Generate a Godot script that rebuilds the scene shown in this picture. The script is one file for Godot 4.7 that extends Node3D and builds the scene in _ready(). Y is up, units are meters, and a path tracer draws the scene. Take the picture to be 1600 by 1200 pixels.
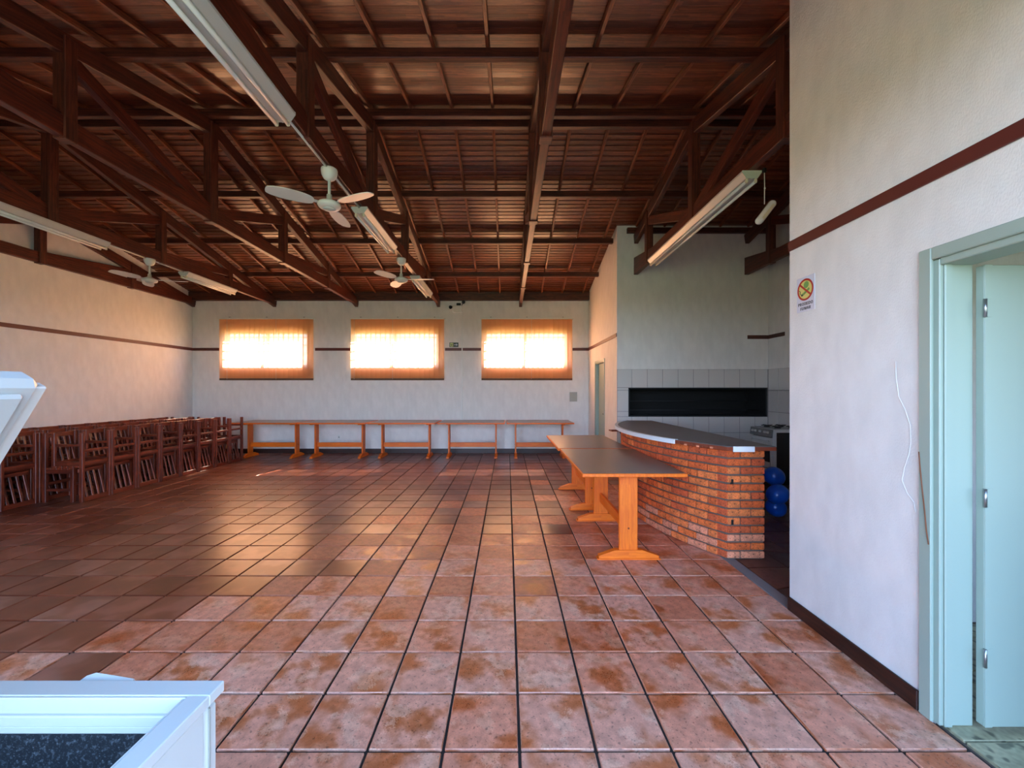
extends Node3D
# World: camera stands at x 0, z 0, 1.5 m above the tiles and looks along -z. "d" below is depth in front of it (d = -z).

const XL := -7.52      # left wall
const XR := 1.93       # right wall of the hall
const XK := 4.60       # right wall of the kitchen niche
const DB := 9.70       # back wall
const DK := 7.17       # back wall of the kitchen niche
const DE := 2.78       # where the near right wall ends
const ZF := 0.60       # inner face of the front wall (behind the camera)
const RIDGE_D := 4.92
const RIDGE_H := 4.77
const SLOPE := 0.235
const CHORD_Y := 3.535

var M := {}
var cache := {}
var taken := {}
var rng := RandomNumberGenerator.new()
var kitchen_wall: Node3D
var kitchen_side: Node3D


func _ready() -> void:
	rng.seed = 20240611
	make_camera()
	make_sky()
	make_materials()
	make_ground()
	make_floor()
	make_walls()
	make_roof()
	make_trusses()
	make_windows()
	make_doors()
	make_trim()
	make_barbecue()
	make_counter()
	make_tables()
	make_chairs()
	make_freezer()
	make_ceiling_fittings()
	make_stove()
	make_balloons()
	make_wall_items()


# ---------------------------------------------------------------- camera, sky, sun, exposure

func make_camera() -> void:
	var c := Camera3D.new()
	c.name = "camera"
	c.projection = Camera3D.PROJECTION_FRUSTUM
	c.near = 0.05
	c.far = 200.0
	c.size = 2.0 * 0.05 * 600.0 / 635.0
	c.frustum_offset = Vector2(7.0, 10.0) / 635.0 * 0.05
	c.position = Vector3(0, 1.5, 0)
	add_child(c)
	c.current = true


func make_sky() -> void:
	var e := Environment.new()
	e.background_mode = Environment.BG_SKY
	var s := ProceduralSkyMaterial.new()
	s.sky_top_color = Color(0.46, 0.63, 0.85)
	s.sky_horizon_color = Color(0.82, 0.89, 0.97)
	s.sky_curve = 0.12
	s.ground_bottom_color = Color(0.35, 0.36, 0.25)
	s.ground_horizon_color = Color(0.70, 0.74, 0.70)
	s.sun_angle_max = 12.0
	s.sky_energy_multiplier = 1.15
	var sky := Sky.new()
	sky.sky_material = s
	e.sky = sky
	e.tonemap_mode = Environment.TONE_MAPPER_LINEAR
	e.tonemap_exposure = 13.2
	e.sdfgi_enabled = true
	e.ssao_enabled = true
	e.ssil_enabled = true
	var w := WorldEnvironment.new()
	w.name = "surroundings"
	w.environment = e
	add_child(w)
	var sun := DirectionalLight3D.new()
	sun.name = "sun"
	sun.light_color = Color(1.0, 0.95, 0.86)
	sun.light_energy = 3.6
	sun.light_angular_distance = 0.55
	sun.shadow_enabled = true
	add_child(sun)
	# the streak on the floor comes from the left edge of the middle blind: 0.23 left and 0.79 nearer for 0.83 down
	sun.look_at_from_position(Vector3.ZERO, Vector3(-0.23, -0.83, 0.79), Vector3.UP)


# ---------------------------------------------------------------- helpers

func lin(r: float, g: float, b: float) -> Color:
	return Color(r, g, b).linear_to_srgb()


func mat(called: String, color: Color, rough := 0.6, metal := 0.0) -> StandardMaterial3D:
	var m := StandardMaterial3D.new()
	m.resource_name = called
	m.albedo_color = color
	m.roughness = rough
	m.metallic = metal
	M[called] = m
	return m


func noise_image(seed_: int, freq: float, size: int, octaves := 4, kind := FastNoiseLite.TYPE_SIMPLEX_SMOOTH) -> Image:
	var n := FastNoiseLite.new()
	n.seed = seed_
	n.noise_type = kind
	n.frequency = freq
	n.fractal_octaves = octaves
	return n.get_seamless_image(size, size, false, false, 0.1, true)


func grey_bytes(im: Image) -> PackedByteArray:
	im.convert(Image.FORMAT_L8)
	return im.get_data()


func tex(im: Image) -> ImageTexture:
	return ImageTexture.create_from_image(im)


func smooth(a: float, b: float, x: float) -> float:
	var t := clampf((x - a) / (b - a), 0.0, 1.0)
	return t * t * (3.0 - 2.0 * t)


func numbered(called: String) -> String:
	var n: int = taken.get(called, 0)
	taken[called] = n + 1
	return called if n == 0 else "%s_%03d" % [called, n]


func tag(o: Node, label := "", category := "", group := "", kind := "") -> void:
	if label: o.set_meta("label", label)
	if category: o.set_meta("category", category)
	if group: o.set_meta("group", group)
	if kind: o.set_meta("kind", kind)


func thing(called: String, label: String, category: String, at := Vector3.ZERO, turn := 0.0, group := "") -> Node3D:
	var o := Node3D.new()
	o.name = numbered(called)
	add_child(o)
	o.position = at
	o.rotation.y = turn
	tag(o, label, category, group)
	return o


func obj(parent: Node, called: String, mesh: Mesh, m: Material, xf := Transform3D()) -> MeshInstance3D:
	var o := MeshInstance3D.new()
	o.name = numbered(called) if parent == self else called
	o.mesh = mesh
	o.material_override = m
	o.transform = xf
	parent.add_child(o, true)
	return o


func struct(called: String, mesh: Mesh, m: Material, xf := Transform3D()) -> MeshInstance3D:
	var o := obj(self, called, mesh, m, xf)
	o.set_meta("kind", "structure")
	return o


func at(x: float, y: float, z: float) -> Transform3D:
	return Transform3D(Basis(), Vector3(x, y, z))


# a, b, c, d run counterclockwise seen from outside; Godot wants them clockwise
func quad(st: SurfaceTool, a: Vector3, b: Vector3, c: Vector3, d: Vector3, ua := Vector2(), ub := Vector2(), uc := Vector2(), ud := Vector2()) -> void:
	var n := (b - a).cross(c - a)
	if n.length() < 1e-12:
		n = (c - a).cross(d - a)
	st.set_normal(n.normalized())
	for k in [[a, ua], [c, uc], [b, ub], [a, ua], [d, ud], [c, uc]]:
		st.set_uv(k[1])
		st.add_vertex(k[0])


func tri(st: SurfaceTool, a: Vector3, b: Vector3, c: Vector3) -> void:
	st.set_normal((b - a).cross(c - a).normalized())
	for k in [a, c, b]:
		st.set_uv(Vector2(k.x, k.z))
		st.add_vertex(k)


func start() -> SurfaceTool:
	var st := SurfaceTool.new()
	st.begin(Mesh.PRIMITIVE_TRIANGLES)
	return st


# chamfered box round the origin; uv in metres, u along the longest side
func box_into(st: SurfaceTool, s: Vector3, b := 0.0, off := Vector2(), swap := false, xf := Transform3D()) -> void:
	var h := s * 0.5
	var long := 0
	if s.y > s.x and s.y >= s.z: long = 1
	elif s.z > s.x and s.z >= s.y: long = 2
	b = minf(b, minf(h.x, minf(h.y, h.z)) * 0.9)
	for ax in 3:
		var u := (ax + 1) % 3
		var v := (ax + 2) % 3
		for sg: float in [-1.0, 1.0]:
			var p := []
			var t := []
			for k in [[-1, -1], [1, -1], [1, 1], [-1, 1]]:
				var q := Vector3()
				q[ax] = sg * h[ax]
				q[u] = k[0] * (h[u] - b)
				q[v] = k[1] * (h[v] - b)
				p.append(xf * q)
				var w := Vector2(q[u], q[v]) if (u == long) != swap else Vector2(q[v], q[u])
				t.append(w + off + Vector2(ax * 0.37, sg * 0.21))
			if sg < 0:
				p.reverse()
				t.reverse()
			quad(st, p[0], p[1], p[2], p[3], t[0], t[1], t[2], t[3])
	if b <= 0.0:
		return
	for ax in 3:  # edges that run along ax
		var u := (ax + 1) % 3
		var v := (ax + 2) % 3
		for su: float in [-1.0, 1.0]:
			for sv: float in [-1.0, 1.0]:
				var p := []
				var t := []
				for k in [[0, -1], [1, -1], [1, 1], [0, 1]]:
					var q := Vector3()
					q[ax] = k[1] * (h[ax] - b)
					q[u] = su * (h[u] - (b if k[0] == 1 else 0.0))
					q[v] = sv * (h[v] - (b if k[0] == 0 else 0.0))
					p.append(xf * q)
					t.append(Vector2(q[ax], 0.1) + off if ax == long else Vector2(0.1, q[ax]) + off)
				var outward := Vector3()
				outward[u] = su
				outward[v] = sv
				if (p[1] - p[0]).cross(p[2] - p[0]).dot(xf.basis * outward) < 0:
					p.reverse()
					t.reverse()
				quad(st, p[0], p[1], p[2], p[3], t[0], t[1], t[2], t[3])
	for sx: float in [-1.0, 1.0]:
		for sy: float in [-1.0, 1.0]:
			for sz: float in [-1.0, 1.0]:
				var sg := Vector3(sx, sy, sz)
				var p := []
				for k in 3:
					var q := h - Vector3(b, b, b)
					q[k] = h[k]
					p.append(xf * (q * sg))
				if (p[1] - p[0]).cross(p[2] - p[0]).dot(xf.basis * sg) < 0:
					p.reverse()
				tri(st, p[0], p[1], p[2])


func box(s: Vector3, b := 0.004, off := Vector2(), swap := false) -> Mesh:
	var key := "b%.4f,%.4f,%.4f,%.4f,%s,%s" % [s.x, s.y, s.z, b, off, swap]
	if not cache.has(key):
		var st := start()
		box_into(st, s, b, off, swap)
		cache[key] = st.commit()
	return cache[key]


# box given by its two corners, as a part of parent
func block(parent: Node, called: String, lo: Vector3, hi: Vector3, m: Material, b := 0.004) -> MeshInstance3D:
	return obj(parent, called, box(hi - lo, b), m, Transform3D(Basis(), (lo + hi) * 0.5))


# transform whose x axis runs from a to b and whose y axis is as close to up as can be
func along(a: Vector3, b: Vector3, up := Vector3.UP) -> Transform3D:
	var x := (b - a).normalized()
	var z := x.cross(up).normalized()
	return Transform3D(Basis(x, z.cross(x), z), (a + b) * 0.5)


func bar(parent: Node, called: String, a: Vector3, b: Vector3, high: float, wide: float, m: Material, bev := 0.005, up := Vector3.UP) -> MeshInstance3D:
	var off := Vector2(snappedf(fposmod(a.x * 1.7 + a.z * 0.9 + a.y, 1.0), 0.25), snappedf(fposmod(a.z * 1.3 + b.y, 1.0), 0.25))
	return obj(parent, called, box(Vector3(snappedf(a.distance_to(b), 0.0001), high, wide), bev, off), m, along(a, b, up))


# outline (x, y) drawn out along z by depth, centred
func extrude(poly: PackedVector2Array, depth: float, st: SurfaceTool = null, xf := Transform3D()) -> Mesh:
	var own := st == null
	if own:
		st = start()
	if not Geometry2D.is_polygon_clockwise(poly):
		pass
	else:
		poly = poly.duplicate()
		poly.reverse()
	var idx := Geometry2D.triangulate_polygon(poly)
	var h := depth * 0.5
	for sg: float in [-1.0, 1.0]:
		for k in range(0, idx.size(), 3):
			var p := []
			for j in 3:
				var q: Vector2 = poly[idx[k + j]]
				p.append(Vector3(q.x, q.y, sg * h))
			if (p[1] - p[0]).cross(p[2] - p[0]).z * sg < 0:
				p.reverse()
			st.set_normal((xf.basis * Vector3(0, 0, sg)).normalized())
			for q in [p[0], p[2], p[1]]:
				st.set_uv(Vector2(q.x, q.y))
				st.add_vertex(xf * q)
	var run := 0.0
	for k in poly.size():
		var a := poly[k]
		var b := poly[(k + 1) % poly.size()]
		var l := a.distance_to(b)
		quad(st, xf * Vector3(a.x, a.y, h), xf * Vector3(a.x, a.y, -h), xf * Vector3(b.x, b.y, -h), xf * Vector3(b.x, b.y, h), Vector2(run, h), Vector2(run, -h), Vector2(run + l, -h), Vector2(run + l, h))
		run += l
	return st.commit() if own else null


# profile of (radius, height) turned round y
func lathe(profile: Array, seg := 24) -> Mesh:
	var st := start()
	st.set_smooth_group(0)
	for k in profile.size() - 1:
		var p: Vector2 = profile[k]
		var q: Vector2 = profile[k + 1]
		for s in seg:
			var a := TAU * s / seg
			var b := TAU * (s + 1) / seg
			var v := [Vector3(p.x * cos(a), p.y, p.x * sin(a)), Vector3(p.x * cos(b), p.y, p.x * sin(b)), Vector3(q.x * cos(b), q.y, q.x * sin(b)), Vector3(q.x * cos(a), q.y, q.x * sin(a))]
			for t in ([[0, 1, 2], [0, 2, 3]] if p.x > 1e-5 and q.x > 1e-5 else [[0, 1, 2]] if p.x > 1e-5 else [[0, 2, 3]]):
				for i in t:
					st.set_uv(Vector2(v[i].x, v[i].z))
					st.add_vertex(v[i])
	st.index()
	st.generate_normals()
	return st.commit()


func tube(path: Array, r: float, seg := 8, closed := false) -> Mesh:
	var st := start()
	st.set_smooth_group(0)
	var rings := []
	var side := Vector3.ZERO
	for k in path.size():
		var a: Vector3 = path[maxi(k - 1, 0)]
		var b: Vector3 = path[mini(k + 1, path.size() - 1)]
		var t := (b - a).normalized()
		if side == Vector3.ZERO:
			side = t.cross(Vector3.UP if absf(t.y) < 0.9 else Vector3.RIGHT).normalized()
		side = (side - t * side.dot(t)).normalized()
		var up := t.cross(side)
		var ring := []
		for s in seg:
			var w := TAU * s / seg
			ring.append(path[k] + (side * cos(w) + up * sin(w)) * r)
		rings.append(ring)
	for k in path.size() - 1:
		for s in seg:
			var n := (s + 1) % seg
			for v in [rings[k][s], rings[k][n], rings[k + 1][n], rings[k][s], rings[k + 1][n], rings[k + 1][s]]:
				st.set_uv(Vector2(v.x + v.z, v.y))
				st.add_vertex(v)
	for e in [0, path.size() - 1]:
		for s in seg:
			var n := (s + 1) % seg
			for v in ([path[e], rings[e][n], rings[e][s]] if e == 0 else [path[e], rings[e][s], rings[e][n]]):
				st.set_uv(Vector2(v.x + v.z, v.y))
				st.add_vertex(v)
	st.index()
	st.generate_normals()
	return st.commit()


func purlin_h(d: float) -> float:   # underside of the purlins = top of the truss rafters
	return RIDGE_H - SLOPE * absf(d - RIDGE_D)


func board_h(d: float) -> float:    # underside of the ceiling boards
	return purlin_h(d) + 0.165


# ---------------------------------------------------------------- materials

func wood_image(seed_: int, dark: Color, light: Color, contrast: float) -> ImageTexture:
	var s := 512
	var fine := FastNoiseLite.new()
	fine.seed = seed_
	fine.frequency = 0.012
	fine.fractal_octaves = 4
	var a := grey_bytes(noise_image(seed_, 0.006, s, 3))
	var b := grey_bytes(noise_image(seed_ + 7, 0.09, s, 3))
	var c := grey_bytes(noise_image(seed_ + 11, 0.02, s, 2))
	var out := PackedByteArray()
	out.resize(s * s * 3)
	for y in s:
		for x in s:
			# grain: the noise is looked up squeezed along u
			var warp := int(a[y * s + x]) >> 4
			var g := b[((y + warp) % s) * s + ((x >> 4) + warp) % s] / 255.0
			var w := c[((y * 3 + warp) % s) * s + ((x >> 3) % s)] / 255.0
			var t := clampf(0.5 + (g - 0.5) * contrast + (w - 0.5) * contrast * 1.2 + (a[y * s + x] / 255.0 - 0.5) * 0.35, 0.0, 1.0)
			var i := (y * s + x) * 3
			out[i] = int(255.0 * lerpf(dark.r, light.r, t))
			out[i + 1] = int(255.0 * lerpf(dark.g, light.g, t))
			out[i + 2] = int(255.0 * lerpf(dark.b, light.b, t))
	return tex(Image.create_from_data(s, s, false, Image.FORMAT_RGB8, out))


func wood(called: String, t: Texture2D, rough: float, tint := Color.WHITE, coat := 0.0) -> StandardMaterial3D:
	var m := mat(called, tint, rough)
	m.albedo_texture = t
	if coat > 0.0:
		m.clearcoat_enabled = true
		m.clearcoat = coat
		m.clearcoat_roughness = 0.25
	return m


func make_materials() -> void:
	# plaster: brushed white wall paint over a coarse stucco
	var pa := grey_bytes(noise_image(31, 0.02, 512, 5))
	var pb := grey_bytes(noise_image(33, 0.12, 512, 2))
	var bump := PackedByteArray()
	bump.resize(512 * 512)
	for i in 512 * 512:
		bump[i] = clampi(int(pa[i] * 0.45 + pb[i] * 0.55), 0, 255)
	var plaster_bump := tex(Image.create_from_data(512, 512, false, Image.FORMAT_L8, bump))
	var tone := PackedByteArray()
	tone.resize(512 * 512 * 3)
	var pc := grey_bytes(noise_image(37, 0.006, 512, 5))
	for i in 512 * 512:
		var v := 227.0 + (pc[i] - 128) * 0.045
		tone[i * 3] = int(v)
		tone[i * 3 + 1] = int(v - 6)
		tone[i * 3 + 2] = int(v - 13)
	var plaster_tone := tex(Image.create_from_data(512, 512, false, Image.FORMAT_RGB8, tone))
	var pl := mat("plaster", Color.WHITE, 0.75)
	pl.albedo_texture = plaster_tone
	var bump_im := plaster_bump.get_image()
	bump_im.bump_map_to_normal_map(2.2)
	pl.normal_enabled = true
	pl.normal_texture = tex(bump_im)
	pl.normal_scale = 0.55
	pl.uv1_triplanar = true
	pl.uv1_world_triplanar = true
	pl.uv1_scale = Vector3(1.9, 0.9, 1.9)

	var w1 := wood_image(51, Color(0.22, 0.095, 0.067), Color(0.42, 0.20, 0.13), 0.9)     # dark red roof timber
	var w2 := wood_image(53, Color(0.37, 0.18, 0.115), Color(0.60, 0.34, 0.215), 0.9)      # ceiling boards
	var w3 := wood_image(57, Color(0.86, 0.36, 0.02), Color(0.97, 0.49, 0.05), 0.55)      # honey table wood
	var w4 := wood_image(59, Color(0.32, 0.11, 0.06), Color(0.57, 0.235, 0.125), 0.8)      # chairs
	wood("timber", w1, 0.45)
	wood("timber_red", w1, 0.45, Color(1.0, 0.86, 0.80))
	wood("board_a", w2, 0.34)
	wood("board_b", w2, 0.38, Color(0.90, 0.86, 0.84))
	wood("board_c", w2, 0.30, Color(0.97, 0.93, 0.97))
	wood("board_d", w2, 0.42, Color(0.82, 0.79, 0.77))
	wood("rafter", w2, 0.4, Color(1.0, 0.95, 0.9))
	wood("honey", w3, 0.5)
	wood("chair_wood", w4, 0.38)
	wood("chair_wood_b", w4, 0.40, Color(0.88, 0.84, 0.84))
	wood("skirting", w1, 0.5, Color(0.62, 0.62, 0.62))
	mat("band_paint", Color(0.36, 0.145, 0.115), 0.5)
	mat("table_laminate", Color(0.45, 0.375, 0.33), 0.30)
	mat("counter_laminate", Color(0.44, 0.415, 0.41), 0.42)
	mat("white_edge", Color(0.90, 0.92, 0.93), 0.35)
	mat("white_enamel", Color(0.77, 0.77, 0.75), 0.3)
	mat("white_plastic", Color(0.87, 0.86, 0.83), 0.4)
	mat("tube_glass", Color(0.92, 0.92, 0.90), 0.2)
	mat("socket", Color(0.86, 0.84, 0.72), 0.4)
	mat("fixture_green", Color(0.78, 0.83, 0.74), 0.45)
	mat("black_plastic", Color(0.07, 0.07, 0.075), 0.45)
	mat("soot", Color(0.06, 0.055, 0.055), 0.85)
	mat("dark_metal", Color(0.12, 0.12, 0.125), 0.55, 0.2)
	mat("steel", Color(0.62, 0.62, 0.62), 0.3, 0.9)
	mat("grey_metal", Color(0.42, 0.42, 0.41), 0.42, 0.3)
	mat("window_frame", Color(0.50, 0.36, 0.26), 0.5)
	mat("door_green", Color(0.60, 0.655, 0.60), 0.42)
	mat("panel_grey", Color(0.62, 0.62, 0.58), 0.5)
	mat("grout", Color(0.17, 0.14, 0.125), 0.9)
	mat("mortar", Color(0.39, 0.33, 0.29), 0.92)
	mat("cement", Color(0.50, 0.47, 0.46), 0.85)
	mat("sign_white", Color(0.80, 0.80, 0.84), 0.35)
	mat("sign_red", Color(0.66, 0.10, 0.07), 0.4)
	mat("sign_yellow", Color(0.82, 0.78, 0.45), 0.4)
	mat("sign_green", Color(0.42, 0.60, 0.30), 0.4)
	mat("sign_ink", Color(0.13, 0.13, 0.17), 0.5)
	mat("exit_green", Color(0.05, 0.17, 0.10), 0.4)
	mat("exit_pale", Color(0.78, 0.80, 0.48), 0.4)
	mat("bare_wood", Color(0.50, 0.30, 0.19), 0.8)
	mat("broken_board", Color(0.50, 0.22, 0.12), 0.85)
	var bl := mat("balloon", Color(0.06, 0.36, 0.80), 0.3)
	bl.backlight_enabled = true
	bl.backlight = Color(0.05, 0.2, 0.5)
	var g := mat("pane", Color(0.9, 0.95, 0.95, 0.12), 0.05)
	g.transparency = BaseMaterial3D.TRANSPARENCY_ALPHA
	# woven tan strips: light comes through the cloth, a little passes straight between the threads
	for k in 3:
		var b := mat("blind_%d" % k, Color(0.80 - 0.03 * k, 0.63 - 0.03 * k, 0.45 - 0.02 * k, 0.96), 0.85)
		b.transparency = BaseMaterial3D.TRANSPARENCY_ALPHA
		b.backlight_enabled = true
		b.backlight = Color(1.2, 0.93, 0.72)
	var wt := mat("wall_tile", Color(0.80, 0.77, 0.74), 0.22)
	wt.clearcoat_enabled = true
	wt.clearcoat = 0.3
	make_clay()
	make_frost()


# waxed clay, and clay whose wax has worn and flaked
func make_clay() -> void:
	var s := 1024
	var big := grey_bytes(noise_image(101, 0.0034, s, 3))
	var mid := grey_bytes(noise_image(103, 0.016, s, 5))
	var fine := grey_bytes(noise_image(107, 0.11, s, 3))
	var spot := grey_bytes(noise_image(109, 0.045, s, 2))
	var flake := grey_bytes(noise_image(113, 0.0055, s, 7))
	var worn := PackedByteArray()
	var wax := PackedByteArray()
	var worn_r := PackedByteArray()
	var wax_r := PackedByteArray()
	worn.resize(s * s * 3)
	wax.resize(s * s * 3)
	worn_r.resize(s * s)
	wax_r.resize(s * s)
	for y in s:
		for x in s:
			var i := y * s + x
			var n1 := big[i] / 255.0
			var n2 := mid[i] / 255.0
			var n3 := fine[i] / 255.0
			var n4 := flake[i] / 255.0
			var n5 := spot[i] / 255.0
			var k := smooth(0.12, 0.62, n1 + (n2 - 0.5) * 0.30)            # orange wax / bare pink clay
			var r := lerpf(0.72, 0.83, k)
			var g := lerpf(0.40, 0.595, k)
			var b := lerpf(0.235, 0.50, k)
			var f := smooth(0.615, 0.66, n4 + (n3 - 0.5) * 0.22) * 0.5     # flaked down to the pale clay
			r = lerpf(r, 0.86, f)
			g = lerpf(g, 0.70, f)
			b = lerpf(b, 0.60, f)
			var dirt := smooth(0.72, 0.90, n5 + (n3 - 0.5) * 0.4) * 0.25   # dark scuffs
			var v := (0.89 + 0.20 * n2) * (0.94 + 0.12 * n3) * (1.0 - dirt)
			worn[i * 3] = clampi(int(255 * r * v), 0, 255)
			worn[i * 3 + 1] = clampi(int(255 * g * v), 0, 255)
			worn[i * 3 + 2] = clampi(int(255 * b * v), 0, 255)
			worn_r[i] = clampi(int(255 * (lerpf(0.30, 0.44, k) + f * 0.2 + (n3 - 0.5) * 0.12)), 0, 255)
			var streak := 0.5 + 0.5 * sin((x + y * 0.3) * 0.40 + n1 * 3.0)   # ribs left by the press
			var q := (0.87 + 0.05 * n2 + 0.20 * (n1 - 0.5) + 0.035 * (streak - 0.5)) * (0.98 + 0.04 * n3)
			var p := smooth(0.45, 0.70, n1) * 0.7
			wax[i * 3] = clampi(int(255 * lerpf(0.57, 0.63, p) * q), 0, 255)
			wax[i * 3 + 1] = clampi(int(255 * lerpf(0.33, 0.42, p) * q), 0, 255)
			wax[i * 3 + 2] = clampi(int(255 * lerpf(0.235, 0.345, p) * q), 0, 255)
			wax_r[i] = clampi(int(255 * (0.29 + 0.02 * n2)), 0, 255)
	var ta := tex(Image.create_from_data(s, s, false, Image.FORMAT_RGB8, worn))
	var tb := tex(Image.create_from_data(s, s, false, Image.FORMAT_RGB8, wax))
	var ra := tex(Image.create_from_data(s, s, false, Image.FORMAT_L8, worn_r))
	var rb := tex(Image.create_from_data(s, s, false, Image.FORMAT_L8, wax_r))
	var tints := [Color(1, 1, 1), Color(1.0, 0.93, 0.89), Color(0.92, 0.79, 0.71), Color(0.81, 0.69, 0.63)]
	for k in 4:
		for w in 2:
			var m := mat(["worn_%d", "wax_%d"][w] % k, tints[k], 1.0)
			m.albedo_texture = [ta, tb][w]
			m.roughness_texture = [ra, rb][w]
			m.uv1_scale = Vector3(0.82, 0.82, 0.82)
	for k in 3:
		var m := mat("slate_%d" % k, Color(0.50 - 0.06 * k, 0.44 - 0.06 * k, 0.44 - 0.05 * k), 1.0)
		m.albedo_texture = ta
		m.roughness_texture = ra
		m.uv1_scale = Vector3(0.82, 0.82, 0.82)
	# bricks: the same fired clay, brighter
	var hues := [Color(0.95, 0.46, 0.21), Color(0.91, 0.41, 0.18), Color(0.97, 0.51, 0.26), Color(0.84, 0.37, 0.19), Color(0.94, 0.58, 0.43)]
	var bt := PackedByteArray()
	bt.resize(256 * 256 * 3)
	for y in 256:
		for x in 256:
			var i := y * s + x
			var v := 0.72 + 0.28 * (mid[i] / 255.0) + 0.22 * (fine[i] / 255.0 - 0.5)
			v -= 0.3 * smooth(0.66, 0.8, spot[i] / 255.0)
			for c in 3:
				bt[(y * 256 + x) * 3 + c] = clampi(int(255 * v * 1.05), 0, 255)
	var btex := tex(Image.create_from_data(256, 256, false, Image.FORMAT_RGB8, bt))
	for k in 5:
		var m := mat("brick_%d" % k, hues[k], 0.8)
		m.albedo_texture = btex
		m.uv1_scale = Vector3(2.2, 2.2, 2.2)
	# outside
	var gr := mat("lawn", Color(0.27, 0.33, 0.14), 0.9)
	gr.albedo_texture = btex
	gr.uv1_triplanar = true
	gr.uv1_world_triplanar = true
	mat("paving", Color(0.36, 0.34, 0.31), 0.85)
	mat("roof_clay", Color(0.55, 0.28, 0.18), 0.9)
	var bt2 := mat("beige_tile", Color(0.70, 0.66, 0.52), 0.35)
	bt2.albedo_texture = btex


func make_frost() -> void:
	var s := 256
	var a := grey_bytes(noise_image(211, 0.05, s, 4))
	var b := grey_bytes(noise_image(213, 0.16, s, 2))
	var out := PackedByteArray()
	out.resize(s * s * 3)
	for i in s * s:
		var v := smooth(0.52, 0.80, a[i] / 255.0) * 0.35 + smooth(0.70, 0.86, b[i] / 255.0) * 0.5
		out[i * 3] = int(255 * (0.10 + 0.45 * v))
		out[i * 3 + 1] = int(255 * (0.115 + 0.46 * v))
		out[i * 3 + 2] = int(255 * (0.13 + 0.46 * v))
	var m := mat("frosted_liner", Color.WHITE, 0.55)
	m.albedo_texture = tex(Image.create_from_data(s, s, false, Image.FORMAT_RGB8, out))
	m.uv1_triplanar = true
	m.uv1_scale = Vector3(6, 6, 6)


# ---------------------------------------------------------------- ground and floors

func make_ground() -> void:
	struct("ground", box(Vector3(120, 0.1, 120), 0.0), M.lawn, at(0, -0.25, 0))
	struct("paving", box(Vector3(14, 0.16, 5.2), 0.0), M.paving, at(-1.5, -0.12, ZF + 2.75))


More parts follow.
